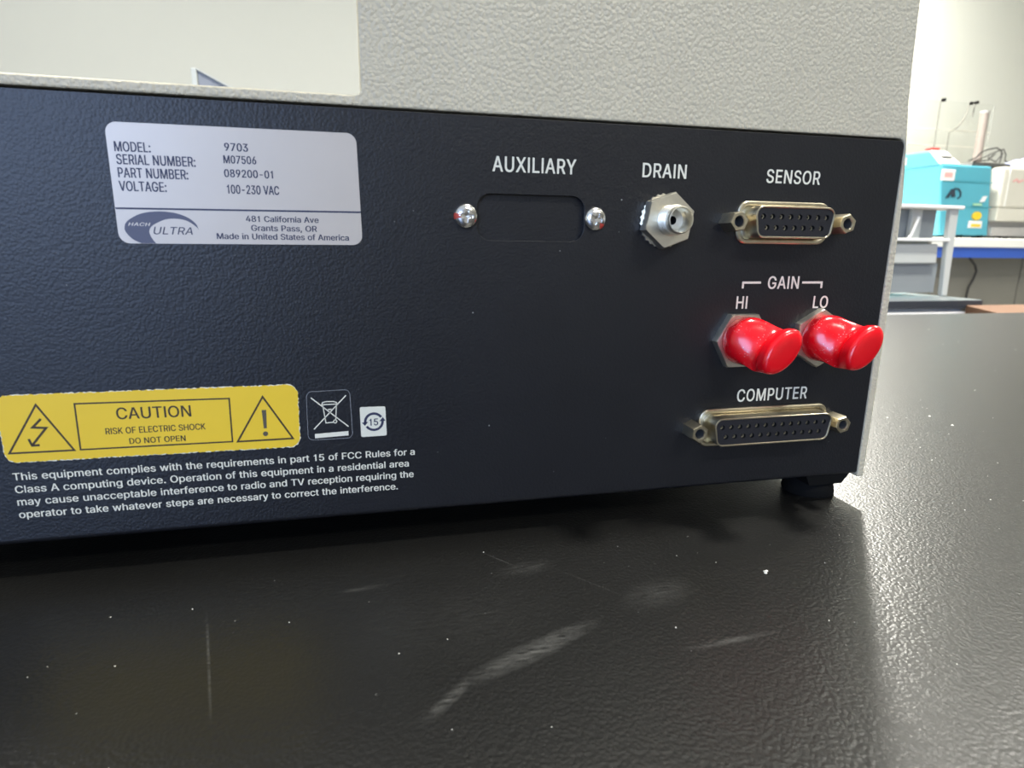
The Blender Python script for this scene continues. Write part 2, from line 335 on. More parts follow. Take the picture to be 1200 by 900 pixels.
GLYPHS = json.loads(
    '{"r":{",":[96,[18,-61,44,-60,70,34,70,37,32,36,17,-59]],"-":[229,[56,93,169,93,170,94,170,122,169,124,56,124,55,122,55,94]],".":[96,[46,-4,55,-3,63,1,69,7,72,17,72,26,68,34,60,42,51,45,41,44,31,39,25,32,23,22,24,13,29,4,37,-2]],"0":[229,[108,-5,127,-4,145,1,155,6,164,11,178,26,190,45,196,62,201,82,204,111,204,143,201,172,194,198,184,219,172,235,163,243,155,249,145,254,136,257,119,259,102,259,82,254,64,243,49,228,36,207,29,186,24,160,22,137,22,109,25,83,32,56,42,35,54,20,63,11,71,6,91,-2],[113,26,101,28,87,34,79,42,70,56,63,72,59,91,57,111,57,136,58,152,61,173,67,192,74,206,83,217,92,223,103,227,117,228,128,226,139,221,149,212,157,199,163,183,168,162,170,124,169,103,166,81,160,63,153,49,143,37,134,31,124,27]],"1":[192,[90,-1,126,-1,126,255,96,255,88,232,70,218,42,210,42,185,90,189]],"2":[229,[31,-1,195,-1,197,0,197,28,195,30,78,30,136,89,165,122,181,146,189,164,192,179,192,193,191,203,186,216,180,226,174,234,167,241,153,250,139,256,124,259,101,259,86,256,69,249,58,241,46,229,37,214,32,199,31,180,64,180,66,181,67,194,71,206,76,214,83,220,91,225,101,228,117,228,128,226,143,219,152,209,157,196,158,180,154,164,146,151,139,141,122,121,30,25,30,0]],"3":[229,[101,-5,121,-4,137,-2,148,2,162,8,171,15,181,24,188,33,195,48,198,66,197,86,192,104,183,118,170,130,154,140,137,145,114,146,188,229,188,254,187,256,34,256,33,254,33,226,34,225,142,225,77,150,76,124,78,122,108,122,124,120,139,114,148,108,154,101,159,93,162,79,162,61,159,54,155,46,145,36,132,30,115,26,98,27,83,31,70,39,64,45,60,53,56,67,21,67,20,66,21,57,25,42,33,28,45,16,57,7,73,1,89,-3]],"4":[229,[140,-1,173,-1,173,51,207,51,209,53,208,82,173,83,173,159,140,160,139,159,139,83,56,83,157,254,156,256,123,256,18,80,18,53,19,51,139,51,139,0]],"5":[229,[104,-5,127,-4,146,2,163,11,177,24,186,37,194,54,197,71,197,96,192,115,182,134,169,148,160,156,148,162,128,167,108,168,87,164,77,159,69,154,77,225,184,225,185,226,185,254,184,256,47,256,46,254,32,126,65,122,75,129,89,134,103,137,121,136,136,130,149,120,157,106,161,95,162,82,161,71,159,62,155,52,150,44,141,36,132,31,122,27,115,26,101,27,91,30,83,34,73,42,68,49,65,56,63,65,62,67,28,66,29,56,33,41,40,29,51,16,61,9,77,1,90,-3]],"6":[229,[107,-5,124,-4,139,-1,150,3,164,11,176,22,184,33,191,46,195,59,196,73,196,85,193,105,184,125,172,140,157,150,145,155,136,157,112,158,101,156,93,153,163,253,162,256,125,256,124,255,54,152,40,126,32,101,30,83,31,62,36,45,45,29,56,16,70,6,87,-1],[109,26,97,28,89,32,82,37,74,46,69,55,66,64,65,72,65,86,67,97,71,107,76,115,84,122,98,129,107,131,120,131,130,129,138,125,145,120,153,111,158,102,161,91,161,70,160,62,156,51,150,42,143,36,136,31,128,28,118,26]],"7":[229,[48,-1,84,-1,197,224,197,255,29,255,29,226,30,225,160,225,47,1]],"8":[229,[106,-5,126,-4,142,-2,159,4,175,13,186,24,195,36,201,51,202,63,202,73,200,87,196,97,189,109,179,120,173,125,164,130,154,133,165,138,174,144,181,153,189,167,192,177,193,190,191,205,189,213,186,220,178,231,172,238,163,245,153,251,139,256,120,259,106,259,94,258,73,251,65,246,55,239,47,231,40,220,36,210,33,'
    '196,34,181,37,167,43,155,52,145,61,138,72,133,63,130,54,125,40,112,33,103,28,92,24,73,24,59,28,45,35,30,47,17,58,9,75,1,92,-3],[107,26,95,28,85,31,76,36,69,43,63,51,60,61,60,72,61,81,64,90,69,97,77,105,88,111,99,115,111,116,120,116,131,114,138,111,149,105,160,94,164,86,166,76,166,66,165,58,162,50,158,44,146,34,138,30,127,27],[112,146,102,147,94,149,86,153,80,158,74,166,71,173,69,181,68,190,69,198,72,205,76,213,83,219,91,224,99,227,115,229,124,228,134,225,140,222,147,216,152,209,155,203,157,194,158,185,154,170,150,162,145,157,132,149,122,147]],"9":[229,[65,-1,101,-1,102,0,168,97,182,122,192,144,195,159,196,180,195,193,190,209,181,226,169,239,157,248,140,255,124,259,107,259,93,257,78,252,63,244,49,231,39,217,33,202,31,194,30,178,30,166,32,154,36,142,40,134,44,127,53,117,66,106,75,102,91,97,114,96,125,98,133,101,64,2,63,0],[112,123,103,124,92,127,84,133,77,139,71,148,67,159,65,168,65,180,66,191,70,201,73,208,81,217,88,222,98,227,108,229,118,229,129,226,137,223,145,217,150,211,155,204,160,193,162,180,162,170,158,152,152,143,146,135,138,129,129,125]],"A":[242,[8,-1,44,-1,69,70,171,70,196,-1,233,-1,233,1,140,255,99,255,6,1],[80,101,120,221,135,171,160,101]],"C":[257,[128,-5,150,-4,165,-1,182,5,202,17,213,28,226,45,233,59,238,79,237,82,203,82,202,80,199,68,193,58,187,50,179,42,170,37,157,31,134,28,124,28,111,31,100,35,93,39,79,50,69,63,64,72,57,92,54,114,54,140,57,162,63,180,70,192,79,204,94,216,108,222,124,226,141,226,157,223,174,216,188,204,193,197,198,188,203,173,237,173,238,174,234,191,227,207,218,222,208,232,193,243,178,251,162,256,142,259,118,258,95,253,74,243,57,230,46,218,40,210,31,194,23,172,19,144,19,111,24,81,32,59,46,37,64,18,84,6,108,-2]],"D":[253,[29,-1,122,-1,139,1,152,4,172,12,188,21,205,37,213,48,224,71,231,98,233,120,232,144,231,158,224,184,212,207,205,217,195,227,178,240,154,250,130,255,28,255,28,0],[65,30,64,225,123,224,135,222,150,217,167,207,179,195,188,180,194,163,197,139,197,116,194,93,188,75,181,63,172,52,157,41,149,37,133,32,120,30]],"E":[211,[29,-1,189,-1,190,29,188,30,64,30,64,113,178,113,180,114,180,143,178,144,64,144,64,225,187,225,188,226,188,255,28,255,28,0]],"F":[207,[29,-1,63,-1,64,0,64,109,174,109,175,111,175,139,174,140,64,140,64,225,185,225,187,226,186,255,28,255,28,0]],"G":[262,[129,-5,147,-4,169,0,191,9,206,19,221,36,232,55,239,76,241,89,241,128,240,129,141,129,139,128,139,100,141,98,205,98,204,84,200,69,193,56,182,44,172,37,154,30,135,28,118,29,102,34,87,43,78,52,68,66,61,81,55,103,54,124,55,152,60,172,69,191,78,203,93,216,108,223,123,226,134,227,153,224,161,222,171,217,186,204,196,190,203,173,238,173,239,174,236,189,228,207,218,221,206,233,192,243,175,252,157,257,141,259,120,259,107,257,95,253,73,243,55,229,46,219,39,208,30,190,23,171,19,144,19,110,23,84,32,59,45,38,63,18,81,7,95,1,106,-2]],"H":[260,[29,-1,63,-1,64,0,64,115,194,115,194,0,195,-1,230,-1,230,255,195,256,194,254,194,146,64,146,64,254,63,256,28,255,28,0]],"I":[94,[28,-1,64,-1,64,255,28,255]],"K":[235,[29,-1,64,-1,64,83,99,120,185,-1,226,-1,226,1,124,1'
    '44,223,250,226,253,225,255,180,255,93,161,64,126,64,254,63,256,28,255,28,0]],"L":[198,[29,-1,181,-1,183,0,183,29,181,30,64,30,64,254,63,256,29,256,28,254,28,0]],"M":[316,[29,-1,62,-1,63,0,63,160,62,205,83,145,140,1,142,-1,173,-1,230,146,251,205,250,156,250,0,251,-1,286,-1,285,255,236,255,173,91,158,43,141,94,78,255,28,255,28,0]],"N":[264,[29,-1,63,-1,64,0,64,163,62,207,97,147,191,0,193,-1,233,-1,233,255,199,256,197,254,197,83,199,48,177,86,70,255,28,255,28,0]],"O":[269,[128,-5,149,-4,172,1,193,11,211,25,221,37,234,57,243,81,248,111,248,143,244,170,239,185,227,210,212,228,194,243,172,253,159,257,146,259,121,259,97,254,86,249,73,243,56,229,41,210,30,190,23,172,19,144,19,111,23,83,33,58,45,37,63,19,81,7,95,1,106,-2],[134,28,117,29,102,34,87,44,75,55,64,72,60,84,55,103,54,124,54,140,58,164,64,180,74,198,87,211,100,219,116,225,133,227,150,225,165,220,180,211,191,200,198,190,207,172,211,152,213,134,213,113,209,92,202,72,193,56,180,44,165,34,151,30]],"P":[224,[29,-1,63,-1,64,0,64,92,126,92,150,95,165,101,176,108,188,119,196,131,203,148,206,164,206,184,203,200,197,216,188,228,180,236,167,245,150,252,130,255,28,255,28,0],[65,123,64,225,121,225,131,224,147,218,155,213,160,208,165,199,168,191,170,181,170,166,168,157,165,147,160,139,155,134,143,127,129,123]],"R":[226,[29,-1,63,-1,64,0,64,98,122,98,175,-1,215,-1,214,4,159,103,175,112,182,116,193,128,201,144,206,166,206,186,204,201,201,210,195,221,189,229,182,236,169,245,151,252,131,255,28,255,28,0],[65,129,64,225,121,225,131,224,147,219,160,210,165,203,169,193,171,174,170,164,167,154,162,146,156,140,143,132,131,130]],"S":[225,[103,-6,126,-5,143,-3,155,1,171,8,184,18,196,32,202,46,206,63,205,82,202,94,193,108,182,119,167,128,155,134,137,140,99,150,81,157,68,167,62,175,60,183,60,193,62,202,67,210,73,216,82,222,93,226,105,228,121,228,129,226,140,223,149,218,160,208,164,201,166,190,168,188,202,188,202,198,198,212,191,225,178,238,168,246,151,253,141,256,126,259,106,259,93,258,75,253,58,245,48,238,36,225,28,210,24,195,25,176,30,160,36,150,49,137,58,132,78,122,128,108,146,102,161,93,168,83,171,74,170,63,168,55,162,45,155,39,144,32,130,28,118,26,106,26,94,28,84,30,73,36,68,40,60,48,57,55,54,68,53,70,17,69,18,59,22,44,30,29,41,17,54,8,71,0,89,-4]],"T":[226,[96,-1,129,-1,130,0,130,225,209,225,210,226,210,254,209,256,15,256,14,254,14,226,15,225,94,225,94,0]],"U":[261,[122,-5,137,-5,153,-4,173,2,184,7,199,17,208,26,218,39,223,49,229,66,231,85,231,254,229,256,196,256,194,254,194,86,193,74,189,62,179,47,165,35,149,29,130,27,108,30,93,36,85,42,78,48,69,62,65,75,64,88,64,254,63,256,29,256,28,254,28,84,30,68,32,57,39,42,45,32,56,20,66,12,77,6,95,-1,106,-4]],"V":[242,[101,-1,141,-1,233,253,233,255,197,256,195,255,140,96,121,34,100,99,44,255,7,255,7,251,98,4]],"a":[197,[77,-6,93,-5,111,0,120,5,127,11,136,22,137,-1,169,-1,170,0,170,130,168,149,160,165,152,176,144,181,135,186,119,191,100,194,84,193,69,190,56,186,42,178,33,169,25,159,19,146,21,144,51,136,59,148,70,157,83,163,103,164,114,162,121,159,129,152,133,144,136,134,136,125,'
    '134,121,132,119,120,115,73,109,48,103,37,97,29,92,22,84,17,76,13,61,13,48,16,33,22,21,33,9,46,1,59,-3],[82,24,72,25,63,28,57,32,52,37,48,48,48,57,51,67,60,74,73,80,120,87,136,92,135,60,132,51,127,42,119,35,108,28,98,25]],"b":[214,[107,-5,120,-5,133,-4,152,3,166,13,176,24,182,33,191,52,194,65,197,81,197,108,195,119,191,136,182,155,177,163,168,173,152,185,134,192,112,194,100,193,89,190,80,185,72,179,59,163,59,254,58,256,26,256,24,254,24,0,26,-1,57,-1,58,27,68,13,76,6,90,-2],[109,25,98,26,87,30,78,37,70,46,64,58,61,70,59,84,58,100,62,125,66,135,73,147,82,155,90,160,98,162,111,164,124,162,134,158,142,152,150,143,156,131,160,117,162,102,162,88,158,65,154,53,147,42,139,34,129,28,119,25]],"c":[200,[98,-5,111,-5,125,-3,141,2,151,7,161,14,172,27,179,39,183,50,183,52,181,53,151,60,143,43,132,32,117,26,99,25,85,28,74,34,65,43,58,53,54,65,51,79,50,93,51,109,54,123,59,135,65,145,74,155,84,160,90,162,103,164,113,163,126,159,136,153,145,142,151,130,180,137,183,138,180,148,175,157,167,168,157,177,147,183,135,189,113,193,91,193,74,189,57,181,43,170,31,154,23,138,18,124,15,105,15,83,19,61,25,44,36,26,48,13,63,4,80,-3]],"d":[214,[92,-5,111,-5,122,-2,129,1,136,6,144,13,154,27,155,-1,187,-1,188,0,188,254,187,256,155,256,153,254,153,163,141,178,132,185,122,190,112,193,100,194,80,192,70,189,61,185,54,181,44,173,30,156,22,138,17,118,15,92,17,71,19,60,25,43,36,24,46,13,54,7,64,1,73,-2],[101,25,90,26,80,30,74,34,65,42,59,52,54,65,51,79,50,96,51,110,54,125,59,137,66,147,73,155,83,160,96,163,103,164,115,162,123,159,132,154,140,145,146,136,150,124,153,111,154,94,153,78,150,65,146,52,139,41,130,33,122,28,115,26]],"e":[204,[100,-5,114,-5,129,-3,141,0,154,7,165,14,173,23,180,34,184,44,184,46,152,54,144,40,138,34,129,29,120,26,110,24,99,25,87,27,72,35,60,47,56,55,53,65,50,83,186,83,188,85,187,108,185,126,180,142,170,161,156,176,139,186,122,192,105,194,82,192,69,187,56,181,40,167,30,154,22,136,17,116,15,96,15,82,19,60,26,42,36,26,49,13,67,2,85,-4],[51,112,51,118,54,129,58,139,65,147,72,154,81,159,89,162,98,164,110,163,120,161,126,158,134,153,141,145,147,134,151,121,152,113,152,112]],"f":[129,[40,-1,72,-1,73,0,73,162,115,162,116,164,115,191,73,191,74,219,78,229,84,233,96,236,115,233,123,260,123,262,119,263,104,266,86,266,74,264,61,258,49,248,41,235,38,220,38,191,3,191,1,190,2,163,38,162,38,0]],"g":[215,[98,-77,115,-76,131,-74,146,-69,155,-65,166,-58,173,-51,181,-39,185,-30,187,-23,188,-6,188,190,187,191,155,191,155,162,146,174,140,180,129,187,120,191,110,193,96,194,81,192,71,189,56,182,41,170,30,156,21,137,18,123,15,107,15,84,18,65,22,52,30,37,37,27,47,18,64,8,79,3,95,1,110,2,123,5,136,12,144,18,154,31,154,-6,151,-20,145,-31,134,-40,125,-44,112,-47,95,-47,82,-45,67,-37,51,-19,48,-20,24,-34,26,-40,35,-52,43,-59,53,-66,74,-74],[97,31,86,33,78,36,69,42,61,52,56,61,52,74,50,87,50,105,52,119,56,131,62,142,71,152,78,158,88,162,96,163,109,163,121,161,131,155,138,149,146,138,150,126,153,112,154,87,152,73,148,61,145,55,138,45,129,38,121,34,108,31]],"h":[207,[26,-1,58,-1,59,0,59,120,61,132,'
    '67,145,77,155,90,161,104,163,119,161,130,156,139,146,144,134,146,121,146,0,147,-1,179,-1,181,0,180,130,178,145,173,159,165,172,155,182,141,189,122,193,103,193,96,192,84,187,69,177,59,165,59,254,58,256,26,256,24,254,24,0]],"i":[85,[26,-1,58,-1,59,0,59,190,58,191,26,191,24,190,24,0],[40,220,50,221,56,224,62,230,65,238,65,245,61,254,56,259,47,263,36,263,28,259,21,252,19,244,19,236,24,228,31,222]],"k":[192,[26,-1,59,-1,59,70,77,86,146,-1,187,-1,188,0,103,108,182,189,182,190,141,191,59,107,59,254,58,256,26,256,24,254,24,0]],"l":[88,[26,-1,59,-1,59,255,26,255]],"m":[307,[26,-1,58,-1,59,0,60,131,65,144,73,155,84,161,99,164,112,162,121,158,129,151,134,140,135,133,136,-1,168,-1,170,0,170,128,171,135,176,147,185,157,195,162,208,164,220,163,230,159,239,152,244,141,246,127,246,0,247,-1,280,-1,280,134,278,151,275,158,268,171,256,183,244,190,228,194,212,194,196,191,180,184,167,173,159,160,151,174,140,186,133,190,124,193,104,194,89,191,77,185,64,174,58,164,57,191,25,191,24,0]],"n":[207,[26,-1,58,-1,59,0,59,120,61,132,67,145,77,155,90,161,104,163,119,161,130,156,139,146,144,134,146,121,146,0,147,-1,180,-1,181,122,179,139,175,154,171,164,165,172,154,182,142,189,130,192,112,194,97,192,87,189,74,182,68,176,58,164,58,186,57,191,25,190,24,0]],"o":[210,[98,-5,115,-5,133,-1,151,7,162,16,172,26,183,44,189,62,192,85,192,107,189,127,183,144,172,162,158,176,143,185,127,191,112,193,91,193,74,189,57,181,43,170,31,154,23,138,18,124,15,105,15,83,19,61,25,44,36,26,48,13,63,4,80,-3],[99,25,90,26,78,31,70,37,62,47,56,59,52,71,50,85,50,103,52,116,56,130,62,141,67,147,74,155,84,160,97,163,110,163,120,161,129,157,139,150,147,139,152,129,156,115,157,103,157,84,156,72,151,57,146,48,139,38,132,32,124,28,112,25]],"p":[214,[26,-73,58,-73,59,-71,59,26,71,11,87,0,101,-5,125,-5,143,-1,154,5,164,11,177,25,187,43,194,61,197,81,197,108,193,128,187,146,177,163,164,177,148,187,135,191,123,193,106,193,94,191,84,187,73,180,66,173,58,161,57,191,26,191,24,190,24,-71],[109,25,98,26,87,30,78,37,70,46,64,58,61,70,59,84,58,100,62,125,66,135,73,147,82,155,90,160,98,162,111,164,124,162,134,158,142,152,150,143,156,131,160,117,162,102,162,88,158,65,154,53,147,42,139,34,129,28,119,25]],"q":[214,[155,-73,187,-73,188,-71,188,190,187,191,155,191,154,162,146,173,139,180,129,187,119,191,110,193,96,194,84,193,70,189,54,181,40,169,30,156,22,138,17,118,15,97,17,71,21,54,30,32,36,24,46,13,60,3,79,-4,92,-5,105,-5,122,-2,132,3,141,10,153,26,153,-71],[101,25,90,26,80,30,74,34,65,42,59,52,54,65,51,79,50,96,51,110,54,125,59,137,66,147,73,155,83,160,96,163,103,164,115,162,123,159,132,154,140,145,146,136,150,124,153,111,154,94,153,78,150,65,146,52,139,41,130,33,122,28,115,26]],"r":[132,[26,-1,58,-1,59,0,59,124,61,133,64,141,69,147,74,152,83,157,98,161,123,160,124,192,122,193,98,193,83,189,75,185,68,179,62,173,58,165,57,191,26,191,24,190,24,0]],"s":[184,[82,-5,99,-5,114,-3,124,-1,138,5,149,13,158,22,164,34,167,46,167,60,163,74,159,82,149,92,134,100,125,103,85,113,71,118,63,122,58,130,56,136,57,144,61,152,71,160,87,165,101,16'
    '5,107,164,116,160,125,151,133,137,164,144,162,151,157,162,146,176,137,183,127,188,109,193,96,194,78,193,63,189,50,183,41,177,30,166,24,155,22,144,22,130,26,116,30,108,40,98,55,90,65,86,117,73,125,68,131,59,132,47,130,42,126,36,116,29,106,26,98,24,79,25,65,30,56,38,48,55,16,48,17,40,22,28,29,19,38,10,55,0,68,-3]],"t":[116,[80,-3,100,-2,108,0,108,2,102,28,89,26,77,27,72,29,69,32,66,40,65,162,103,163,104,190,103,191,65,191,65,236,32,237,30,236,30,191,2,191,1,164,3,162,30,162,30,45,32,33,35,24,39,15,50,5,65,-1]],"u":[207,[89,-4,108,-2,123,3,135,11,142,18,147,26,148,-1,179,-1,181,0,181,190,179,191,147,191,146,190,146,72,144,58,137,44,127,34,115,28,101,26,86,28,75,34,66,44,61,55,59,66,59,190,58,191,26,191,24,190,24,64,26,50,29,36,37,22,41,16,51,7,62,1,70,-1]],"v":[197,[81,-1,115,-1,186,184,188,189,187,191,151,190,109,75,98,36,86,73,44,190,7,190,75,10,79,1]],"w":[286,[68,-1,100,-1,102,1,130,101,142,146,157,88,182,-1,216,-1,274,190,238,190,212,97,198,43,188,89,160,190,159,191,125,191,98,96,85,43,72,96,45,190,10,191,9,189,11,184,66,2]],"y":[197,[42,-74,62,-72,76,-67,88,-57,99,-41,105,-26,186,184,188,189,187,191,152,191,151,190,109,75,97,37,87,72,44,190,7,190,79,0,70,-27,62,-38,58,-41,51,-43,44,-44,33,-42,29,-42,22,-69,28,-72]]},"n":{"-":[231,[56,92,171,92,173,94,173,122,170,125,54,124,53,122,53,94]],"0":[231,[108,-6,127,-5,147,0,157,5,166,11,179,24,186,34,197,57,203,82,207,111,207,143,203,172,196,199,187,219,175,235,165,244,156,250,147,254,138,257,119,260,101,260,80,254,61,244,50,232,40,219,30,198,23,173,20,145,20,109,23,83,30,55,40,35,52,19,61,11,70,5,89,-3],[109,27,100,29,90,34,81,42,72,57,66,72,61,91,59,111,59,136,60,152,63,173,69,191,76,205,85,216,93,222,104,226,116,227,126,226,137,220,146,211,155,198,161,182,165,162,167,142,167,113,165,92,162,75,158,63,151,49,141,37,133,32,120,28]],"1":[194,[88,-2,128,-2,128,256,94,256,86,232,68,218,40,210,40,184,88,188]],"2":[231,[31,-2,196,-2,199,-1,199,28,197,30,82,31,138,89,167,122,184,145,191,163,195,179,195,193,193,203,188,217,176,235,169,241,155,251,141,256,124,260,101,260,84,256,68,250,55,241,44,230,35,215,30,197,28,181,30,179,66,179,68,181,69,192,71,201,78,213,86,220,93,224,107,227,116,227,126,226,134,223,143,216,150,208,154,201,156,191,156,180,152,165,147,156,137,141,119,122,28,25,28,0]],"3":[231,[101,-6,130,-4,145,-1,157,4,170,12,179,19,190,33,197,47,201,66,200,86,194,105,185,118,173,131,156,140,138,146,118,147,190,229,191,254,189,256,33,257,31,255,30,226,32,224,138,224,74,151,74,124,77,121,107,121,122,119,135,115,146,107,152,101,157,92,160,79,159,61,156,52,153,47,143,37,130,30,114,27,98,28,85,32,72,39,67,45,62,52,59,66,57,68,21,68,18,66,18,57,23,41,32,27,42,16,56,6,71,0,83,-3]],"5":[231,[103,-6,127,-5,148,1,166,11,179,24,188,36,196,54,199,71,199,93,198,103,194,116,185,133,172,149,157,159,144,165,134,167,123,169,107,169,88,165,72,158,79,224,186,224,188,226,188,254,186,256,47,257,44,254,30,125,34,124,66,121,76,128,91,134,104,136,120,135,135,129,146,119,155,105,158,95,160,82,159,71,157,63,153,53,147,44,139,3'
    '6,130,31,121,28,114,27,101,28,93,30,82,36,75,43,70,50,67,58,65,66,64,67,29,68,26,66,27,55,31,40,38,28,49,16,60,8,75,0,90,-4]],"6":[231,[107,-6,125,-5,141,-2,158,5,166,11,179,22,187,33,193,45,197,59,199,73,199,85,195,105,192,115,186,125,174,140,159,150,147,155,136,158,111,159,98,157,165,253,165,255,162,257,125,257,122,255,65,172,49,147,36,121,30,101,27,83,29,62,34,44,43,29,54,16,69,5,85,-2],[110,27,103,28,94,31,86,35,79,42,73,51,69,61,67,80,68,91,70,101,79,115,86,122,94,126,103,129,115,130,123,129,131,127,140,121,147,115,153,106,157,97,159,87,159,74,156,57,150,47,144,39,136,33,128,29,120,27]],"7":[231,[47,-2,84,-2,87,-1,199,223,200,254,198,256,30,257,27,255,27,226,30,224,157,224,45,2,45,-1]],"8":[231,[105,-6,126,-5,144,-2,161,3,177,13,188,23,197,36,203,51,205,63,205,73,202,87,198,98,192,109,182,120,175,125,166,130,158,133,171,140,180,148,186,156,191,166,194,177,195,190,194,205,191,214,186,225,181,232,172,241,162,248,141,257,121,260,105,260,94,259,85,257,71,252,63,247,53,239,45,231,38,221,32,205,31,190,32,177,35,166,39,157,46,148,53,141,60,137,68,133,57,129,50,125,44,119,35,109,26,93,22,73,22,59,26,44,33,30,44,17,57,8,73,0,92,-4],[108,27,96,29,87,32,78,36,71,43,66,50,63,59,62,67,63,80,66,89,71,97,78,104,84,108,96,113,107,115,120,115,129,113,139,110,146,105,157,93,162,85,164,76,163,59,158,47,151,39,145,35,130,29,119,27],[113,147,103,148,96,150,87,154,81,159,76,166,73,174,71,190,74,204,78,212,83,217,89,222,97,225,115,228,122,227,132,224,138,221,145,216,150,209,153,202,155,185,154,178,152,170,147,163,142,157,130,150,121,148]],"9":[231,[64,-2,102,-2,105,-1,171,97,188,127,194,144,198,159,199,180,197,193,192,210,183,226,171,240,159,249,142,256,125,260,106,260,93,258,76,253,60,244,47,232,37,217,31,202,29,194,27,178,29,157,34,141,38,132,45,122,52,115,61,108,73,101,81,99,103,95,115,95,128,98,62,2,61,-1],[112,124,103,125,94,128,86,133,79,140,73,148,69,159,67,168,67,180,69,191,72,200,76,207,83,216,89,221,99,226,109,228,117,228,132,224,140,219,148,211,153,203,157,193,159,180,159,170,157,158,154,150,150,143,143,135,137,130,127,126]],":":[98,[46,-5,57,-3,65,1,71,7,75,17,74,26,71,35,61,43,52,46,40,45,31,41,25,35,21,25,21,15,25,6,34,-2],[45,133,55,134,65,138,72,146,75,154,74,164,70,173,62,180,53,183,42,183,33,180,25,173,21,162,21,151,26,142,36,135]],"A":[244,[7,-2,44,-2,47,-1,71,69,169,69,193,-1,196,-2,233,-2,235,-1,235,2,142,255,141,256,99,257,97,255,4,2,4,-1],[83,102,120,213,132,171,157,102]],"B":[232,[29,-2,130,-2,156,1,168,4,182,10,193,19,204,32,210,47,213,60,212,82,208,96,202,108,191,120,177,129,165,133,177,138,185,144,192,151,197,159,203,175,203,191,202,200,198,215,191,228,181,238,168,247,153,253,133,256,29,257,26,255,26,0],[67,31,67,113,129,113,136,112,145,110,154,105,163,97,167,91,173,77,173,62,169,50,162,42,157,38,149,34,134,31],[67,145,67,224,119,224,131,223,142,220,147,217,157,209,160,203,163,193,163,177,158,164,148,154,137,148,125,145]],"C":[259,[127,-6,150,-5,167,-2,184,5,200,14,216,27,228,43,235,58,241,79,240,81,238,83,201,82,200,81,197,71,193,62,188'
    ',54,181,46,171,39,164,35,155,32,140,29,128,29,117,31,102,36,96,39,82,51,72,64,67,73,60,92,56,114,56,140,60,162,65,179,72,192,81,203,95,215,110,222,124,225,140,225,155,223,171,216,185,204,193,193,197,183,200,173,201,172,238,172,240,173,241,175,237,189,230,207,220,222,210,232,198,242,180,252,163,257,143,260,118,259,93,254,72,244,54,230,44,218,38,210,29,195,21,172,16,144,16,111,21,81,30,58,43,36,61,18,83,5,107,-3]],"D":[255,[29,-2,123,-2,140,0,154,3,174,11,190,21,207,37,215,48,226,70,233,98,235,120,235,144,233,158,226,185,215,208,207,218,198,228,179,241,156,251,130,256,29,257,26,255,26,0],[67,31,67,224,122,223,135,221,148,217,165,207,175,196,186,179,191,163,195,139,195,116,192,93,186,76,179,64,169,52,156,42,147,38,133,33,119,31]],"E":[213,[29,-2,189,-2,192,-1,192,29,190,31,67,31,67,112,179,112,182,114,182,143,180,145,67,145,67,224,189,224,191,226,191,254,189,256,29,257,26,255,26,0]],"G":[264,[128,-6,148,-5,171,-1,192,8,208,19,224,35,234,54,241,76,243,89,243,128,242,130,140,130,137,128,137,100,139,98,203,97,202,84,198,70,191,57,180,45,171,38,153,31,141,29,128,29,119,30,102,36,90,44,81,52,70,66,63,82,58,103,56,124,58,152,63,173,71,190,80,202,95,215,110,222,123,225,140,225,153,223,170,216,184,204,193,190,200,174,201,172,238,172,241,173,241,176,238,189,232,203,221,220,209,233,194,244,179,252,158,258,142,260,119,260,106,258,93,254,72,244,53,229,44,219,36,208,28,191,21,171,16,144,16,110,21,84,30,58,42,37,61,18,79,6,93,0,107,-3]],"I":[96,[26,-2,66,-2,66,256,26,256]],"L":[200,[29,-2,182,-2,185,0,185,29,183,31,67,31,67,254,64,257,29,257,26,254,26,0]],"M":[318,[29,-2,62,-2,65,0,65,190,81,144,138,0,142,-2,172,-2,175,-1,232,145,248,190,248,0,251,-2,285,-2,288,-1,288,255,285,257,237,257,234,255,171,92,157,51,143,95,80,255,77,257,29,257,26,256,26,0]],"N":[266,[29,-2,64,-2,67,0,67,163,65,197,95,147,189,-1,192,-2,233,-2,236,-1,235,256,233,257,198,257,195,254,196,58,180,86,72,255,70,257,29,257,26,255,26,0]],"O":[271,[127,-6,149,-5,174,1,195,10,213,25,229,45,239,64,246,84,250,111,250,143,246,170,241,186,229,210,214,229,195,244,174,254,160,258,147,260,120,260,95,254,74,245,60,235,44,219,37,209,30,196,21,172,16,144,16,111,21,83,31,57,43,37,60,19,80,6,93,1,104,-3],[128,29,111,32,96,39,82,50,71,65,63,81,59,97,56,114,56,140,58,152,63,172,71,190,82,204,95,215,110,222,124,225,140,225,156,222,171,215,185,204,196,190,204,173,208,156,211,134,210,113,207,92,204,82,196,64,187,52,178,44,171,39,156,32,143,29]],"P":[226,[29,-2,64,-2,66,-1,67,91,127,91,152,95,167,100,178,107,190,119,199,131,205,148,208,164,208,184,205,200,199,216,191,228,183,236,169,246,152,253,131,256,29,257,26,255,26,0],[67,124,67,224,120,224,130,223,146,217,158,208,162,202,166,191,168,181,168,166,166,157,163,148,157,139,152,134,141,128,129,124]],"R":[228,[29,-2,64,-2,66,-1,67,97,120,97,172,-1,175,-2,215,-2,218,-1,216,4,162,103,177,111,184,116,195,128,203,143,209,166,209,180,208,193,205,203,200,216,191,230,184,236,171,246,153,253,132,256,29,257,26,255,26,0],[67,130,67,224,121,224,131,223,145,218,158,209,162,203,16'
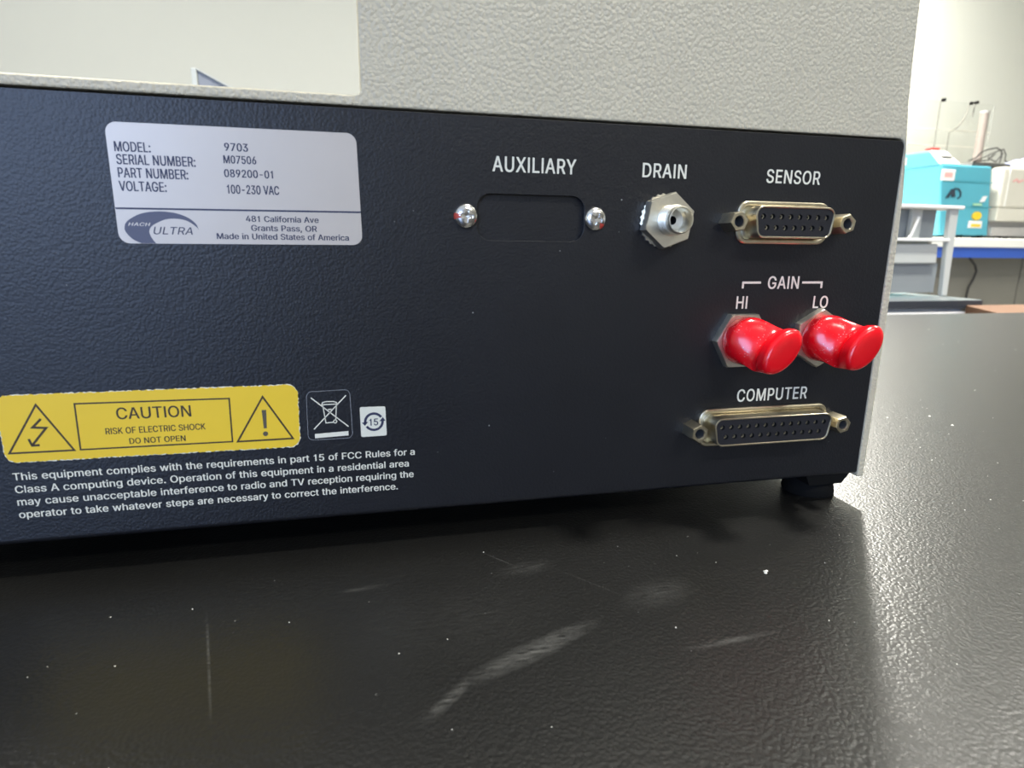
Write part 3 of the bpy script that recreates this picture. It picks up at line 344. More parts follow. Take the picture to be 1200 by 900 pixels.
    '6,193,168,174,167,164,165,155,160,146,154,140,141,133,130,131]],"S":[227,[102,-7,126,-6,144,-4,157,0,172,7,186,18,198,32,205,47,208,63,208,82,204,95,195,109,184,119,169,129,157,135,139,141,101,151,83,158,70,167,64,175,62,183,62,193,64,201,69,210,75,216,84,221,95,225,105,227,120,227,129,225,142,221,148,217,158,208,161,202,164,190,166,187,202,187,204,188,204,198,200,213,193,225,181,238,169,247,153,254,142,257,127,260,105,260,92,259,73,254,57,246,45,238,33,225,26,211,22,195,22,176,28,159,33,150,47,137,56,131,76,122,126,108,144,101,158,92,166,82,168,74,168,63,166,56,159,45,151,37,142,33,130,29,118,27,106,27,95,29,86,31,76,36,70,40,63,49,59,56,57,68,55,70,18,71,15,69,16,58,20,43,28,29,39,17,53,7,69,-1,89,-5]],"T":[228,[95,-2,130,-2,133,0,133,224,211,224,213,226,213,254,211,256,15,257,12,255,12,226,13,224,92,224,92,0]],"U":[263,[122,-6,137,-6,154,-5,175,1,185,6,202,17,210,25,220,39,225,48,231,66,233,85,233,254,231,256,195,257,192,255,192,86,191,74,187,63,184,57,173,43,164,36,156,33,137,28,115,29,102,33,95,37,87,42,80,49,71,63,68,75,66,88,66,254,63,257,29,257,26,255,26,84,27,68,30,56,37,42,43,32,54,20,64,12,75,5,93,-2,105,-5]],"V":[244,[101,-2,140,-2,143,-1,235,252,235,255,234,256,196,257,193,255,138,97,121,41,102,100,46,255,44,257,7,257,4,255,5,250,96,3,98,-1]]},"b":{"1":[198,[84,-4,132,-4,132,258,90,258,82,232,64,218,36,210,36,182,84,186]],"5":[244,[102,-7,124,-7,142,-3,162,6,174,14,188,29,197,47,202,64,204,89,200,108,195,123,191,131,183,141,175,150,161,159,145,167,124,171,100,170,90,168,77,163,83,222,188,223,192,226,192,254,190,257,187,258,46,258,41,257,40,254,25,128,26,125,33,122,67,119,71,121,81,128,92,132,105,134,117,134,128,130,138,123,147,113,153,99,155,88,155,74,153,63,150,55,144,45,136,37,128,33,120,30,113,29,101,30,93,33,86,37,79,43,74,50,71,58,69,66,66,69,28,69,22,66,23,55,27,40,34,28,45,15,57,6,73,-1,87,-5]],"A":[257,[6,-4,45,-4,50,-2,74,67,165,67,190,-2,195,-4,234,-4,239,-2,239,2,145,257,141,258,98,258,93,256,0,2,1,-2],[87,103,120,200,133,157,152,103]],"C":[272,[126,-7,151,-7,168,-3,187,3,204,13,219,27,231,43,239,58,245,79,243,83,239,84,199,84,196,81,193,71,189,62,184,55,177,47,161,36,153,33,139,31,119,32,103,38,86,50,75,65,67,81,62,103,60,124,62,152,67,173,75,189,85,203,99,214,112,220,125,223,139,224,154,221,168,214,182,203,187,196,192,187,197,172,202,170,239,170,244,173,245,175,241,189,233,208,224,223,214,233,199,245,182,253,166,258,144,262,119,261,93,256,81,251,68,244,51,231,42,221,34,211,25,195,17,172,12,144,12,111,17,81,26,58,33,45,41,34,58,17,68,10,80,3,104,-5]],"D":[268,[28,-4,124,-4,141,-2,156,2,177,10,193,20,205,31,217,45,224,57,230,70,237,98,239,120,239,144,237,158,230,185,220,206,211,218,193,235,183,242,168,249,148,255,131,258,28,258,22,256,22,0,23,-2],[71,33,71,222,121,221,132,220,146,215,161,206,173,194,182,179,187,163,191,139,191,116,188,93,182,76,175,64,167,54,160,48,145,39,130,35,118,33]],"E":[226,[28,-4,190,-4,195,-2,196,29,195,31,192,32,71,33,71,110,180,110,185,112,186,114,186,143,185,145,182,147,71,147,71,222,190,222,193'
    ',224,195,226,195,254,193,257,189,258,28,258,22,256,22,0,23,-2]],"G":[277,[127,-7,149,-7,172,-3,197,8,212,18,227,35,238,54,245,76,247,89,247,128,244,131,139,132,134,130,133,128,133,100,134,97,139,96,199,96,198,84,194,70,187,57,182,51,172,42,159,35,140,31,126,31,112,34,98,41,84,53,75,65,67,82,62,103,60,124,62,152,67,173,75,190,84,202,99,214,111,220,124,223,139,224,149,222,165,215,180,203,190,189,197,172,202,170,239,170,245,173,245,176,242,189,236,204,225,221,212,234,196,246,180,254,160,259,143,262,118,261,103,259,90,255,67,244,49,230,35,212,25,194,17,171,12,144,12,110,17,82,26,58,33,45,41,34,58,17,68,10,81,3,104,-5]],"H":[275,[28,-4,65,-4,70,-1,71,112,188,112,188,-1,194,-4,231,-4,236,-2,237,254,235,257,231,258,194,258,188,255,188,148,71,148,70,255,65,258,28,258,22,256,22,0,23,-2]],"I":[108,[22,-4,70,-4,70,258,22,258]],"L":[213,[28,-4,183,-4,188,-2,189,0,189,29,188,31,185,32,71,33,71,254,69,257,65,258,28,258,23,257,22,254,22,0,23,-2]],"M":[331,[28,-4,63,-4,68,-2,69,0,69,166,134,0,136,-2,141,-4,173,-4,179,-2,244,166,244,0,245,-2,250,-4,286,-4,291,-2,292,0,292,256,286,258,236,258,230,256,168,95,157,63,147,95,84,256,78,258,28,258,23,257,22,254,22,0,23,-2]],"N":[279,[28,-4,65,-4,69,-2,71,0,70,182,93,144,185,-1,191,-4,234,-4,239,-2,240,254,239,257,234,258,197,258,192,257,191,254,191,73,76,256,71,258,28,258,22,256,22,0,23,-2]],"O":[284,[126,-7,150,-7,163,-5,177,-1,199,10,216,24,227,36,240,56,249,81,254,111,254,143,250,170,241,196,230,214,217,230,208,238,198,245,186,251,174,256,148,261,119,261,96,257,76,249,56,236,41,220,33,209,26,196,17,172,12,144,12,111,17,83,27,57,40,35,59,16,68,10,82,3,104,-5],[129,31,112,34,98,41,86,51,74,66,67,81,63,97,60,114,60,140,62,152,67,172,75,189,86,203,99,214,112,220,125,223,139,224,153,221,167,215,181,204,192,189,200,173,204,156,207,134,206,113,203,92,200,82,192,65,183,53,175,45,161,36,148,32]],"P":[239,[28,-4,65,-4,70,-1,71,89,128,89,153,93,169,99,181,106,194,118,202,130,209,148,212,164,212,184,209,200,203,217,194,229,186,237,173,246,153,254,132,258,28,258,22,256,22,0,23,-2],[71,125,71,222,119,222,129,221,139,218,149,212,154,207,159,198,162,191,164,181,164,166,162,157,159,148,154,140,142,131,130,126,122,125]],"R":[241,[28,-4,65,-4,70,-1,71,95,117,95,169,-2,174,-4,216,-4,221,-2,222,1,220,5,166,103,181,110,187,115,199,127,207,143,213,166,212,191,207,211,201,222,195,230,180,243,160,253,143,257,133,258,28,258,22,256,22,0,23,-2],[71,132,71,222,120,222,130,221,143,217,154,209,159,202,162,193,164,174,163,164,161,155,156,147,151,141,143,136,129,132]],"S":[240,[101,-8,127,-8,147,-5,162,0,177,7,190,17,202,31,208,45,212,63,212,82,208,95,199,109,188,120,173,130,159,136,140,142,107,151,89,157,76,165,71,171,68,176,66,183,66,193,68,201,73,209,79,215,86,220,96,223,106,225,119,225,127,224,138,220,144,216,154,207,159,197,160,189,164,186,203,185,208,187,208,198,204,213,197,226,184,239,173,247,156,255,144,259,128,261,104,262,91,260,70,255,53,247,42,239,30,226,22,211,18,195,18,176,24,159,30,149,43,136,52,130,74,120,124,106,142,100,155,91,162,82'
    ',164,74,164,63,162,56,156,46,150,40,140,34,128,30,117,29,104,29,92,31,85,34,76,39,69,46,65,52,62,58,60,69,57,72,17,72,11,70,12,59,16,43,24,28,35,16,48,6,67,-2,84,-6]],"T":[241,[94,-4,131,-4,135,-2,137,0,137,222,213,223,217,226,217,254,213,258,14,258,8,255,8,226,11,223,88,222,88,0,89,-2]],"U":[276,[121,-8,138,-8,155,-6,178,0,190,6,205,16,214,25,224,38,229,48,235,66,237,85,237,254,234,258,194,258,188,255,188,86,187,74,180,57,170,44,154,34,136,30,116,31,99,37,90,43,84,49,78,58,73,68,70,88,70,256,64,258,28,258,22,255,22,84,23,68,26,56,33,41,39,31,50,19,60,11,73,4,92,-4,104,-6]],"X":[254,[7,-4,48,-4,53,-2,100,65,118,93,184,-2,188,-4,230,-4,235,-2,236,1,234,4,147,131,230,252,231,254,230,257,225,258,184,258,180,257,137,196,119,167,107,187,59,257,55,258,12,258,7,256,6,254,8,251,91,130,1,2,1,-2]],"Y":[253,[99,-4,136,-4,142,-2,142,104,234,250,236,254,234,257,230,258,188,258,183,257,134,177,118,149,106,171,53,257,48,258,6,258,1,256,0,254,1,251,93,104,93,0,95,-2]]},"space":94,"cap":{"r":257,"n":259,"b":262}}')
def text(B, s, x0, x1, zb, cap, y, bold=0, shear=0.0, slope=0.0, gap=0.0):
    """flat lettering on the plane Y=y: baseline zb at x0, spanning x0..x1, capitals cap high"""
    wt = {0: 'r', 1: 'b', 2: 'n'}[bold]; G = GLYPHS[wt]; pen = 0; groups = []; xs = []
    for ch in s:
        if ch == ' ': pen += GLYPHS['space'] * 1.15; continue
        g = G[ch]; loops = [[(pen + L[i] + shear * L[i + 1], L[i + 1]) for i in range(0, len(L), 2)] for L in g[1:]]
        xs += [p[0] for L in loops for p in L]
        groups += _nest(loops)
        pen += g[0] + gap
    a = min(xs); b_ = max(xs)
    kx = (x1 - x0) / (b_ - a); kz = cap / GLYPHS['cap'][wt]; allv = []
    for grp in groups:
        eds = []
        for L in grp:
            v_ = [B.bm.verts.new((x0 + (x - a) * kx, 0, zb + z * kz + slope * (x - a) * kx)) for x, z in L]
            for i in range(len(v_)): eds.append(B.bm.edges.new((v_[i], v_[(i + 1) % len(v_)])))
            allv += v_
        bmesh.ops.triangle_fill(B.bm, use_beauty=True, use_dissolve=False, edges=eds, normal=(0, -1, 0))
    for v_ in allv: v_.co.y = y
    return B
def text2(B, s, x0, x1, zb, cap, y, d=0.07, **k):
    text(B, s, x0, x1 - d, zb, cap, y, **k); text(B, s, x0 + d, x1, zb, cap, y - 0.012, **k)
def _inside(p, L):
    c = False
    for i in range(len(L)):
        x1, y1 = L[i]; x2, y2 = L[i - 1]
        if (y1 > p[1]) != (y2 > p[1]) and p[0] < (x2 - x1) * (p[1] - y1) / (y2 - y1) + x1: c = not c
    return c
def _nest(loops):
    """group every outer contour with the holes that lie wholly inside it"""
    n = len(loops); par = [None] * n
    for i in range(n):
        for j in range(n):
            if i != j and all(_inside(p, loops[j]) for p in loops[i]): par[i] = j
    out = []
    for i in range(n):
        if par[i] is None: out.append([loops[i]] + [loops[k] for k in range(n) if par[k] == i])
    return out

# ------------------------------------------------------------------ the room
def struct(name, B, mat): return tag(obj(name, B, mat), kind='structure')
struct('floor', bx(-2900, 5200, -3200, 3250, -800, -750), 'floor_vinyl')
struct('ceiling', bx(-2900, 5200, -3200, 3250, CEIL, CEIL + 50), 'ceiling_paint')
struct('wall_back', bx(-2900, 5200, 3150, 3250, -750, CEIL), 'wall_paint')
struct('wall_front', bx(-2900, 5200, -3200, -3100, -750, CEIL), 'wall_grey')
struct('wall_right', bx(5100, 5200, -3100, 3150, -750, CEIL), 'wall_paint')
struct('wall_left', bx(-2900, -2800, -3100, 3150, -750, CEIL), 'wall_paint')
B = BM()
for a in ((-2640, -2580, -3100, -3080, 90, 1510), (-1020, -960, -3100, -3080, 90, 1510), (-2580, -1020, -3100, -3080, 90, 140), (-2580, -1020, -3100, -3080, 1460, 1510)): box(B, *a)
struct('window_1', B, 'white_plastic')
for i, (x, y, sx_, sy_, pw) in enumerate(LAMPS):
    nm = ['small square ceiling lamp straight above the instrument', 'bright ceiling lamp above the blue-edged bench', 'long ceiling lamp behind the instrument on the left', 'long ceiling lamp behind the camera', 'long added fill lamp over the gap between table and bench'][i]
    t = thing('ceiling_light', nm, 'light', (x, y, CEIL), 'ceiling lamps')  # the last one is an added fill lamp, built like the others
    obj('housing', bx(x - sx_ / 2 - 20, x + sx_ / 2 + 20, y - sy_ / 2 - 20, y + sy_ / 2 + 20, CEIL - 22, CEIL), 'white_plastic', t, bevel=3)
    obj('diffuser', bx(x - sx_ / 2, x + sx_ / 2, y - sy_ / 2, y + sy_ / 2, CEIL - 28, CEIL - 22), 'lamp_diffuser', t)

# ------------------------------------------------------------------ the table
tb = thing('lab_table', 'black leather-grain table with scuffs under the instrument', 'table', (0, 0, 0))
obj('tabletop', bx(-900, 1500, -500, 461, -30, 0), 'black_laminate', tb, bevel=1.2)
for x in (-840, 1440):
    for y in (-440, 400): obj('leg', bx(x - 25, x + 25, y - 25, y + 25, -750, -30), 'steel_dark', tb, bevel=2)
B = BM()
def flake(x, y, r):
    a = random.random() * PI; n = 5
    lo = [(x + r * (0.5 + random.random() * .5) * math.cos(a + 2 * PI * i / n), y + r * (0.5 + random.random() * .5) * math.sin(a + 2 * PI * i / n)) for i in range(n)]
    loft(B, [[(p[0], p[1], 0.0) for p in lo], [(x + (p[0] - x) * .7, y + (p[1] - y) * .7, r * .35) for p in lo]], False, True)
for i in range(70): flake(random.uniform(10, 150), random.uniform(-60, 140), random.uniform(0.12, 0.38))
for i in range(45): flake(random.uniform(-220, -20), random.uniform(-75, -8), random.uniform(0.07, 0.2))
for i in range(40): flake(random.uniform(60, 400), random.uniform(60, 400), random.uniform(0.3, 0.9))
for i in range(5): flake(-55.3 + random.uniform(-1, 1), -34.9 + random.uniform(-.5, .5), 0.5)
tag(obj('dust_specks', B, 'dust'), 'pale dust flecks scattered over the black tabletop', 'dust', kind='stuff')

# ------------------------------------------------------------------ the instrument
ins = thing('laboratory_instrument', 'black-backed beige laboratory instrument standing on the black table', 'instrument', (-160, 150, 0))
right_side = [(3.5, 7), (3.6, 50), (3.4, 73), (2.9, 92.5), (1.3, 108), (0.2, 117), (-0.5, 130), (-0.9, 143), (-2.6, 240)]
outline = rpoly([(-334, 7)] , 0) if False else None
poly = [(-334, 7), (-334, 110.2)] + [(-149.2, 110.2), (-148.3, 110.5), (-147.9, 111.4)] + [(-148.0, 240)] + right_side[::-1] + [(0.9, 7)] + [(0.9, 105.6), (0.6, 106.9), (-0.3, 107.75), (-1.6, 107.95)] + [(-331.5, 107.95), (-331.5, 7)]
B = BM(); rows = fill(B, [poly], 0.0); walls(B, rows[0], 320); rows2 = None
fb = [v_ for v_ in B.bm.verts if v_.co.y > 300]
fill(B, [poly], 320)
obj('beige_case', B, 'beige_enamel', ins, bevel=0.45)
obj('underside', bx(-331, 0.5, 3, 318, 8.2, 9.4), 'black_powder_coat', ins)
obj('dark_backing', bx(-331.4, 0.85, 4, 6, 9.4, 107.9), 'void_black', ins)  # black backing sheet, shade of the gap round the panel put into its colour

# rear panel: a plate with the auxiliary cut-out, folded under at the bottom
AUX = rpoly([(-121.4, 78.6), (-93.7, 78.6), (-93.7, 89.8), (-121.4, 89.8)], 3.4, 6)
outer = rpoly([(-331, 9.4), (0.55, 9.4), (0.55, 107.35), (-331, 107.35)], [0, 0, 1.6, 0], 5)
B = BM(); rows = fill(B, [outer, AUX], 0.0)
row_o = rows[0]
walls(B, rows[1], 1.5)
keep = [(-331, 0.0, 9.4)]
# top and right returns
n = len(row_o)
back = [B.bm.verts.new((v_.co.x, 1.5, v_.co.z)) for v_ in row_o]
for i in range(n):
    a_, b_ = row_o[i], row_o[(i + 1) % n]
    if a_.co.z < 9.5 and b_.co.z < 9.5: continue
    B.bm.faces.new((a_, b_, back[(i + 1) % n], back[i]))
prof = [(1.4 - 1.4 * math.cos(t), 9.4 - 1.4 * math.sin(t)) for t in [PI / 2 * k / 12 for k in range(13)]] + [(6, 8.0)]
loftrows = [[(x, y, z) for x in (-331, 0.55)] for y, z in prof]
rv = [[B.bm.verts.new(p) for p in r] for r in loftrows]
for k in range(len(rv) - 1): B.bm.faces.new((rv[k][0], rv[k][1], rv[k + 1][1], rv[k + 1][0]))
obj('rear_panel', B, 'black_powder_coat', ins, bevel=0.18)

# auxiliary blank plate and its two screws
aux = obj('blanking_plate', bx(-129, -86.5, 1.5, 2.6, 77, 91.5), 'black_powder_coat', ins)
tag(aux, 'black blanking plate behind the empty cut-out')
def screw(cx, cz, parent, rot, dab):
    R = 3.0; nr, na = 26, 72
    B = BM(); rows = []
    for k in range(nr + 1):
        r = R * k / nr
        row = []
        for i in range(na):
            t = 2 * PI * i / na; x, z = r * math.cos(t), r * math.sin(t)
            h = 1.55 * math.sqrt(max(0, 1 - (r / R) ** 2.6)) + 0.1
            xr = x * math.cos(rot) - z * math.sin(rot); zr = x * math.sin(rot) + z * math.cos(rot)
            inx = (abs(xr) < 0.42 and abs(zr) < 1.5) or (abs(zr) < 0.42 and abs(xr) < 1.5) or (xr * xr + zr * zr < 0.55)
            if inx: h -= 0.95 - 0.35 * r / 1.5
            row.append((cx + x, -h if k < nr else 0.0, cz + z))
        rows.append(row)
    cen = B.bm.verts.new((cx, -0.5, cz))
    rv_ = [[B.bm.verts.new(p) for p in r] for r in rows[1:]]
    for i in range(na): B.bm.faces.new((cen, rv_[0][i], rv_[0][(i + 1) % na]))
    for k in range(len(rv_) - 1):
        for i in range(na):
            f = B.bm.faces.new((rv_[k][i], rv_[k][(i + 1) % na], rv_[k + 1][(i + 1) % na], rv_[k + 1][i]))
            t = (2 * PI * (i + .5) / na) % (2 * PI)
            if k > 12 + 3 * math.sin(i * 1.3) and abs(((t - dab + PI) % (2 * PI)) - PI) < 0.24: f.material_index = 1
    return obj('screw', B, ['bright_steel', 'thread_lock'], parent, smooth=True)
screw(-124.15, 84.3, ins, 0.1, PI * 1.0)
screw(-90.81, 84.3, ins, 0.35, PI * 1.72)

# D-sub sockets
def dsub(name, cx, cz, ntop, wtop, flw, label, slant, rots):
    """flange frame with shell, insert, contacts and two hex posts"""
    fx0, fx1, fz0, fz1 = cx - flw / 2, cx + flw / 2, cz - 5.6, cz + 5.6
    o1 = rrect(fx0, fx1, fz0, fz1, 3.0, 5); o2 = rrect(fx0 + .3, fx1 - .3, fz0 + .3, fz1 - .3, 2.8, 5)
    o3 = rrect(fx0 + .9, fx1 - .9, fz0 + .9, fz1 - .9, 2.4, 5); o4 = rrect(fx0 + 1.15, fx1 - 1.15, fz0 + 1.15, fz1 - 1.15, 2.3, 5)
    Y3 = lambda L, y: [(x, y, z) for x, z in L]
    B = BM(); loft(B, [Y3(o1, 0.05), Y3(o1, -0.75), Y3(o2, -1.05), Y3(o3, -1.05), Y3(o4, -0.8), Y3(o4, -0.1)], False, True)
    fl = obj(name, B, 'brass_nickel', ins, smooth=True); tag(fl, label)
    def dout(g, w=wtop, h=8.3):
        hw = w / 2 + g; hh_ = h / 2 + g; s = 1.25
        return rpoly([(cx - hw + s, cz - hh_), (cx + hw - s, cz - hh_), (cx + hw, cz + hh_), (cx - hw, cz + hh_)], 2.3 + g, 6)
    d = 5.9
    B = BM(); loft(B, [Y3(dout(0.9), -0.1), Y3(dout(0.35), -0.5), Y3(dout(0.0), -1.2), Y3(dout(0), -d + .15), Y3(dout(-.12), -d), Y3(dout(-.38), -d), Y3(dout(-.5), -d + .15), Y3(dout(-.5), -2.0)])
    obj('shell', B, 'brass_nickel', fl, smooth=True)
    nh = 10; holes = []; pitch = 2.77
    for row_, cnt, zz in ((0, ntop, cz + 1.42), (1, ntop - 1, cz - 1.42)):
        for k in range(cnt): holes.append((cx + (k - (cnt - 1) / 2) * pitch, zz))
    circ = lambda hx, hz, r: [(hx + r * math.cos(2 * PI * i / nh), hz + r * math.sin(2 * PI * i / nh)) for i in range(nh)]
    B = BM(); rows = fill(B, [dout(-.5)] + [circ(hx, hz, 0.74) for hx, hz in holes], -d + 0.35)
    walls(B, rows[0], -3)
    for r in rows[1:]: walls(B, r, -3.2, True, 1)
    obj('socket_insert', B, ['black_plastic', 'void_black'], fl)
    B = BM()
    for hx, hz in holes:
        Q = lambda r, y: [(x, y, z) for x, z in circ(hx, hz, r)]
        loft(B, [Q(.6, -3.3), Q(.6, -4.8), Q(.34, -4.75), Q(.34, -3.3)])
    tag(obj('contacts', B, 'brass_nickel', fl), kind='stuff')
    for sgn, sp, rt in ((-1, slant, rots[0]), (1, slant, rots[1])):
        px = cx + sgn * (16.66 if ntop == 8 else 23.52); R = 2.75
        H = lambda y, r: hexring(px, cz, y, r, 24, rt); C_ = lambda y, r: ring(px, cz, y, r, 24, rt)
        B = BM(); loft(B, [H(0, R), H(-5.2, R), H(-5.65, R * .9), C_(-5.65, 1.55), C_(-5.3, 1.3), C_(-2.0, 1.25)], False, True, [0, 0, 0, 0, 1, 1])
        obj('jack_post', B, ['brass_nickel', 'steel_dark'], fl, smooth=True)
dsub('sensor_port', -36.1, 84.3, 8, 24.9, 28.8, 'fifteen-hole metal socket under the word SENSOR', 0, (0.15, 0.35))
dsub('computer_port', -35.5, 26.5, 13, 38.9, 42.6, 'long twenty-five-hole metal socket under the word COMPUTER', 0, (0.45, 0.25))

# drain fitting
df = bpy.data.objects.new('drain_fitting', None)
cx, cz = -71.6, 84.2
H = lambda y, r, a=20, lim=None: hexring(cx, cz, y, r, 72, math.radians(a), lim)
C_ = lambda y, r: ring(cx, cz, y, r, 72, math.radians(20))
B = BM(); loft(B, [H(-0.5, 7.25), H(-3.3, 7.25), H(-3.75, 7.0, 20, 6.9), C_(-3.75, 3.3)], True)
nut = tag(obj('drain_fitting', B, 'nickel', ins, smooth=True), 'silver hex fitting with a threaded open tube')
B = BM()
star = [(cx + (6.7 + (0.3 if i % 2 else -0.1)) * math.cos(2 * PI * i / 56), cz + (6.7 + (0.3 if i % 2 else -0.1)) * math.sin(2 * PI * i / 56)) for i in range(56)]
prism(B, star, -0.5, 0)
obj('lock_washer', B, 'nickel', nut)
loops = [C_(-3.7, 3.9), C_(-4.0, 3.55)]
y = -4.0
for k in range(4): loops += [C_(y - .15, 3.72), C_(y - .4, 3.72), C_(y - .6, 3.25), C_(y - .85, 3.25)]; y -= 0.95
loops += [C_(-8.0, 3.42), C_(-9.4, 3.42), C_(-9.65, 3.3), C_(-9.7, 3.1), C_(-9.5, 2.95), C_(-5.2, 2.75), C_(-4.9, 1.5), C_(-4.8, 1.1), C_(-2.0, 0.9)]
mt = [0] * (len(loops) - 3) + [0, 1, 1]
B = BM(); loft(B, loops, False, True, mt); obj('threaded_tube', B, ['nickel', 'void_black'], nut, smooth=True)

# gain connectors: hex nut and the threaded neck the caps sit on
for nx, nz, rot, nm in ((-45.9, 52.0, 0, 'hex nut of the HI connector'), (-20.7, 52.2, 30, 'hex nut of the LO connector')):
    H = lambda y, r, lim=None: hexring(nx, nz, y, r, 72, math.radians(rot), lim); C_ = lambda y, r: ring(nx, nz, y, r, 72, math.radians(rot))
    B = BM(); loft(B, [H(-0.0, 8.6), H(-1.9, 8.6), H(-2.3, 8.4, 8.2), C_(-2.3, 5.2)], True)
    nt_ = tag(obj('hex_nut', B, 'nickel', ins, smooth=True), nm)
    B = BM(); loft(B, [C_(-1.5, 5.5), C_(-3.6, 5.5), C_(-3.8, 4.6), C_(-4.6, 4.6)], False, True)
    obj('threaded_neck', B, 'nickel', nt_, smooth=True)

# the foot
def lathe_z(cx, cy, prof, n=28): return loft(BM(), [zring(cx, cy, z, r, n) for r, z in prof], True, True)
for fx, fy in ((-9.2, 9.2), (-318, 9.2), (-9.2, 300), (-318, 300)):
    ft = obj('foot', lathe_z(fx, fy, [(7.8, 0), (8.0, 0.6), (7.2, 4.8), (6.8, 5.2)]), 'black_rubber', ins, smooth=True)
    B = BM(); prism(B, [(fx - 8.0, 8.3), (fx + 8.0, 8.3), (fx + 5.4, 5.0), (fx - 6.4, 5.0)], fy - 8.4, fy + 8.4)
    obj('foot_bracket', B, 'black_rubber', ft)

# ------------------------------------------------------------------ lettering and marks on the panel
YP = -0.05
def word(s, x0, x1, zb, cap, mat='silk_white', bold=1, **k):
    B = BM(True); text(B, s, x0, x1, zb, cap, YP, bold, **k)
    return obj('lettering', B, mat, ins)
word('AUXILIARY', -117.6, -96.3, 95.0, 3.55)
word('DRAIN', -78.4, -66.0, 95.0, 3.5)
word('SENSOR', -42.3, -25.5, 94.8, 3.5)
word('GAIN', -38.5, -28.4, 66.4, 3.5, 'silk_pink')
word('HI', -47.9, -44.4, 60.9, 3.5, 'silk_pink')
word('LO', -23.0, -18.0, 60.8, 3.5, 'silk_pink')
word('COMPUTER', -44.8, -21.3, 33.8, 3.7)
for pts in ([(-46.3, 66.5), (-46.3, 68.1), (-40.7, 68.1)], [(-20.9, 66.5), (-20.9, 68.1), (-27.4, 68.1)]):
    obj('bracket_mark', stroke(BM(), pts, 0.62, 0, 0.05), 'silk_pink', ins)
for s, x0, x1, z in (('This equipment complies with the requirements in part 15 of FCC Rules for a', -228.5, -137.9, 23.95),
                     ('Class A computing device. Operation of this equipment in a residential area', -228.5, -139.5, 20.85),
                     ('may cause unacceptable interference to radio and TV reception requiring the', -228.5, -138.3, 17.8),
                     ('operator to take whatever steps are necessary to correct the interference.', -228.6, -142.5, 14.7)):
    B = BM(True); text2(B, s, x0, x1, z, 1.75, YP, 0.07); obj('lettering', B, 'silk_white', ins)

def ragged(pts, amp, step=0.45):
    out = []
    n = len(pts)
    for i in range(n):
        a = Vector(pts[i]); b_ = Vector(pts[(i + 1) % n]); k = max(1, int((b_ - a).length / step))
        d = (b_ - a).normalized(); nr = Vector((-d.y, d.x))
        for j in range(k): out.append(tuple(a + (b_ - a) * j / k + nr * random.uniform(-amp, amp)))
    return out
# serial plate sticker
B = BM(); flatpoly(B, rpoly([(-200.6, 76.95), (-148.9, 77.15), (-149.4, 102.0), (-200.6, 101.9)], 2.2, 6), 0, 0.08)
pl = tag(obj('nameplate_sticker', B, 'silver_sticker', ins), 'silver nameplate sticker with model and serial number')
Y1 = -0.10
B = BM(True)
for s, x0, x1, z, c in (('MODEL:', -199.3, -192.3, 96.05, 2.0), ('SERIAL NUMBER:', -199.2, -183.7, 93.45, 2.05), ('PART NUMBER:', -199.2, -185.4, 90.75, 2.05), ('VOLTAGE:', -199.3, -190.0, 88.0, 2.05), ('100-230 VAC', -177.8, -166.8, 88.05, 1.9)):
    text2(B, s, x0, x1, z, c, Y1, 0.08, bold=2)
for s, x0, x1, z, c in (('9703', -177.6, -172.7, 97.05, 1.65), ('M07506', -178.0, -171.2, 94.45, 1.65), ('089200-01', -178.1, -167.9, 91.55, 1.65)):
    text2(B, s, x0, x1, z, c, Y1, 0.08, bold=2)
for s, x0, x1, z, c in (('481 California Ave', -174.4, -158.6, 82.05, 1.3), ('Grants Pass, OR', -173.4, -159.1, 80.05, 1.3), ('Made in United States of America', -180.8, -152.0, 78.15, 1.3)):
    text2(B, s, x0, x1, z, c, Y1, 0.09)
obj('printed_text', B, 'ink_blue', pl)
obj('divider_line', stroke(BM(), [(-200.5, 84.35), (-149.05, 84.65)], 0.38, -0.08, 0.02), 'ink_blue', pl)
lo = [(-196.29, 77.02), (-197.9, 77.9), (-198.98, 79.22), (-199.23, 80.29), (-198.71, 81.53), (-197.04, 82.72), (-195.11, 83.5), (-192.76, 83.84), (-190.42, 83.82), (-188.11, 83.41), (-186.14, 82.53), (-184.82, 81.3), (-184.38, 80.04)]
li = [(-184.58, 80.46), (-185.61, 81.37), (-186.97, 82.1), (-189.0, 82.39), (-190.9, 82.19), (-192.54, 81.49), (-193.88, 80.63), (-194.42, 79.62), (-194.25, 78.62), (-193.8, 77.7), (-193.32, 77.02)]
def smooth_open(p, k=4):
    out = []
    for i in range(len(p) - 1):
        p0, p1, p2, p3 = (Vector(p[max(i - 1, 0)]), Vector(p[i]), Vector(p[i + 1]), Vector(p[min(i + 2, len(p) - 1)]))
        for j in range(k):
            t = j / k
            out.append(tuple(0.5 * ((2 * p1) + (p2 - p0) * t + (2 * p0 - 5 * p1 + 4 * p2 - p3) * t * t + (3 * p1 - p0 - 3 * p2 + p3) * t ** 3)))
    return out + [tuple(p[-1])]
obj('logo_swoosh', flatpoly(BM(), smooth_open(lo) + smooth_open(li), -0.08, 0.02), 'ink_swoosh', pl)
B = BM(True); text(B, 'ULTRA', -193.6, -185.7, 79.0, 1.6, -0.12, 0, 0.25); obj('logo_text', B, 'ink_blue', pl)
B = BM(True); text(B, 'HACH', -198.45, -194.0, 80.72, 0.72, -0.12, 1, 0.25); obj('logo_text', B, 'silver_sticker', pl)

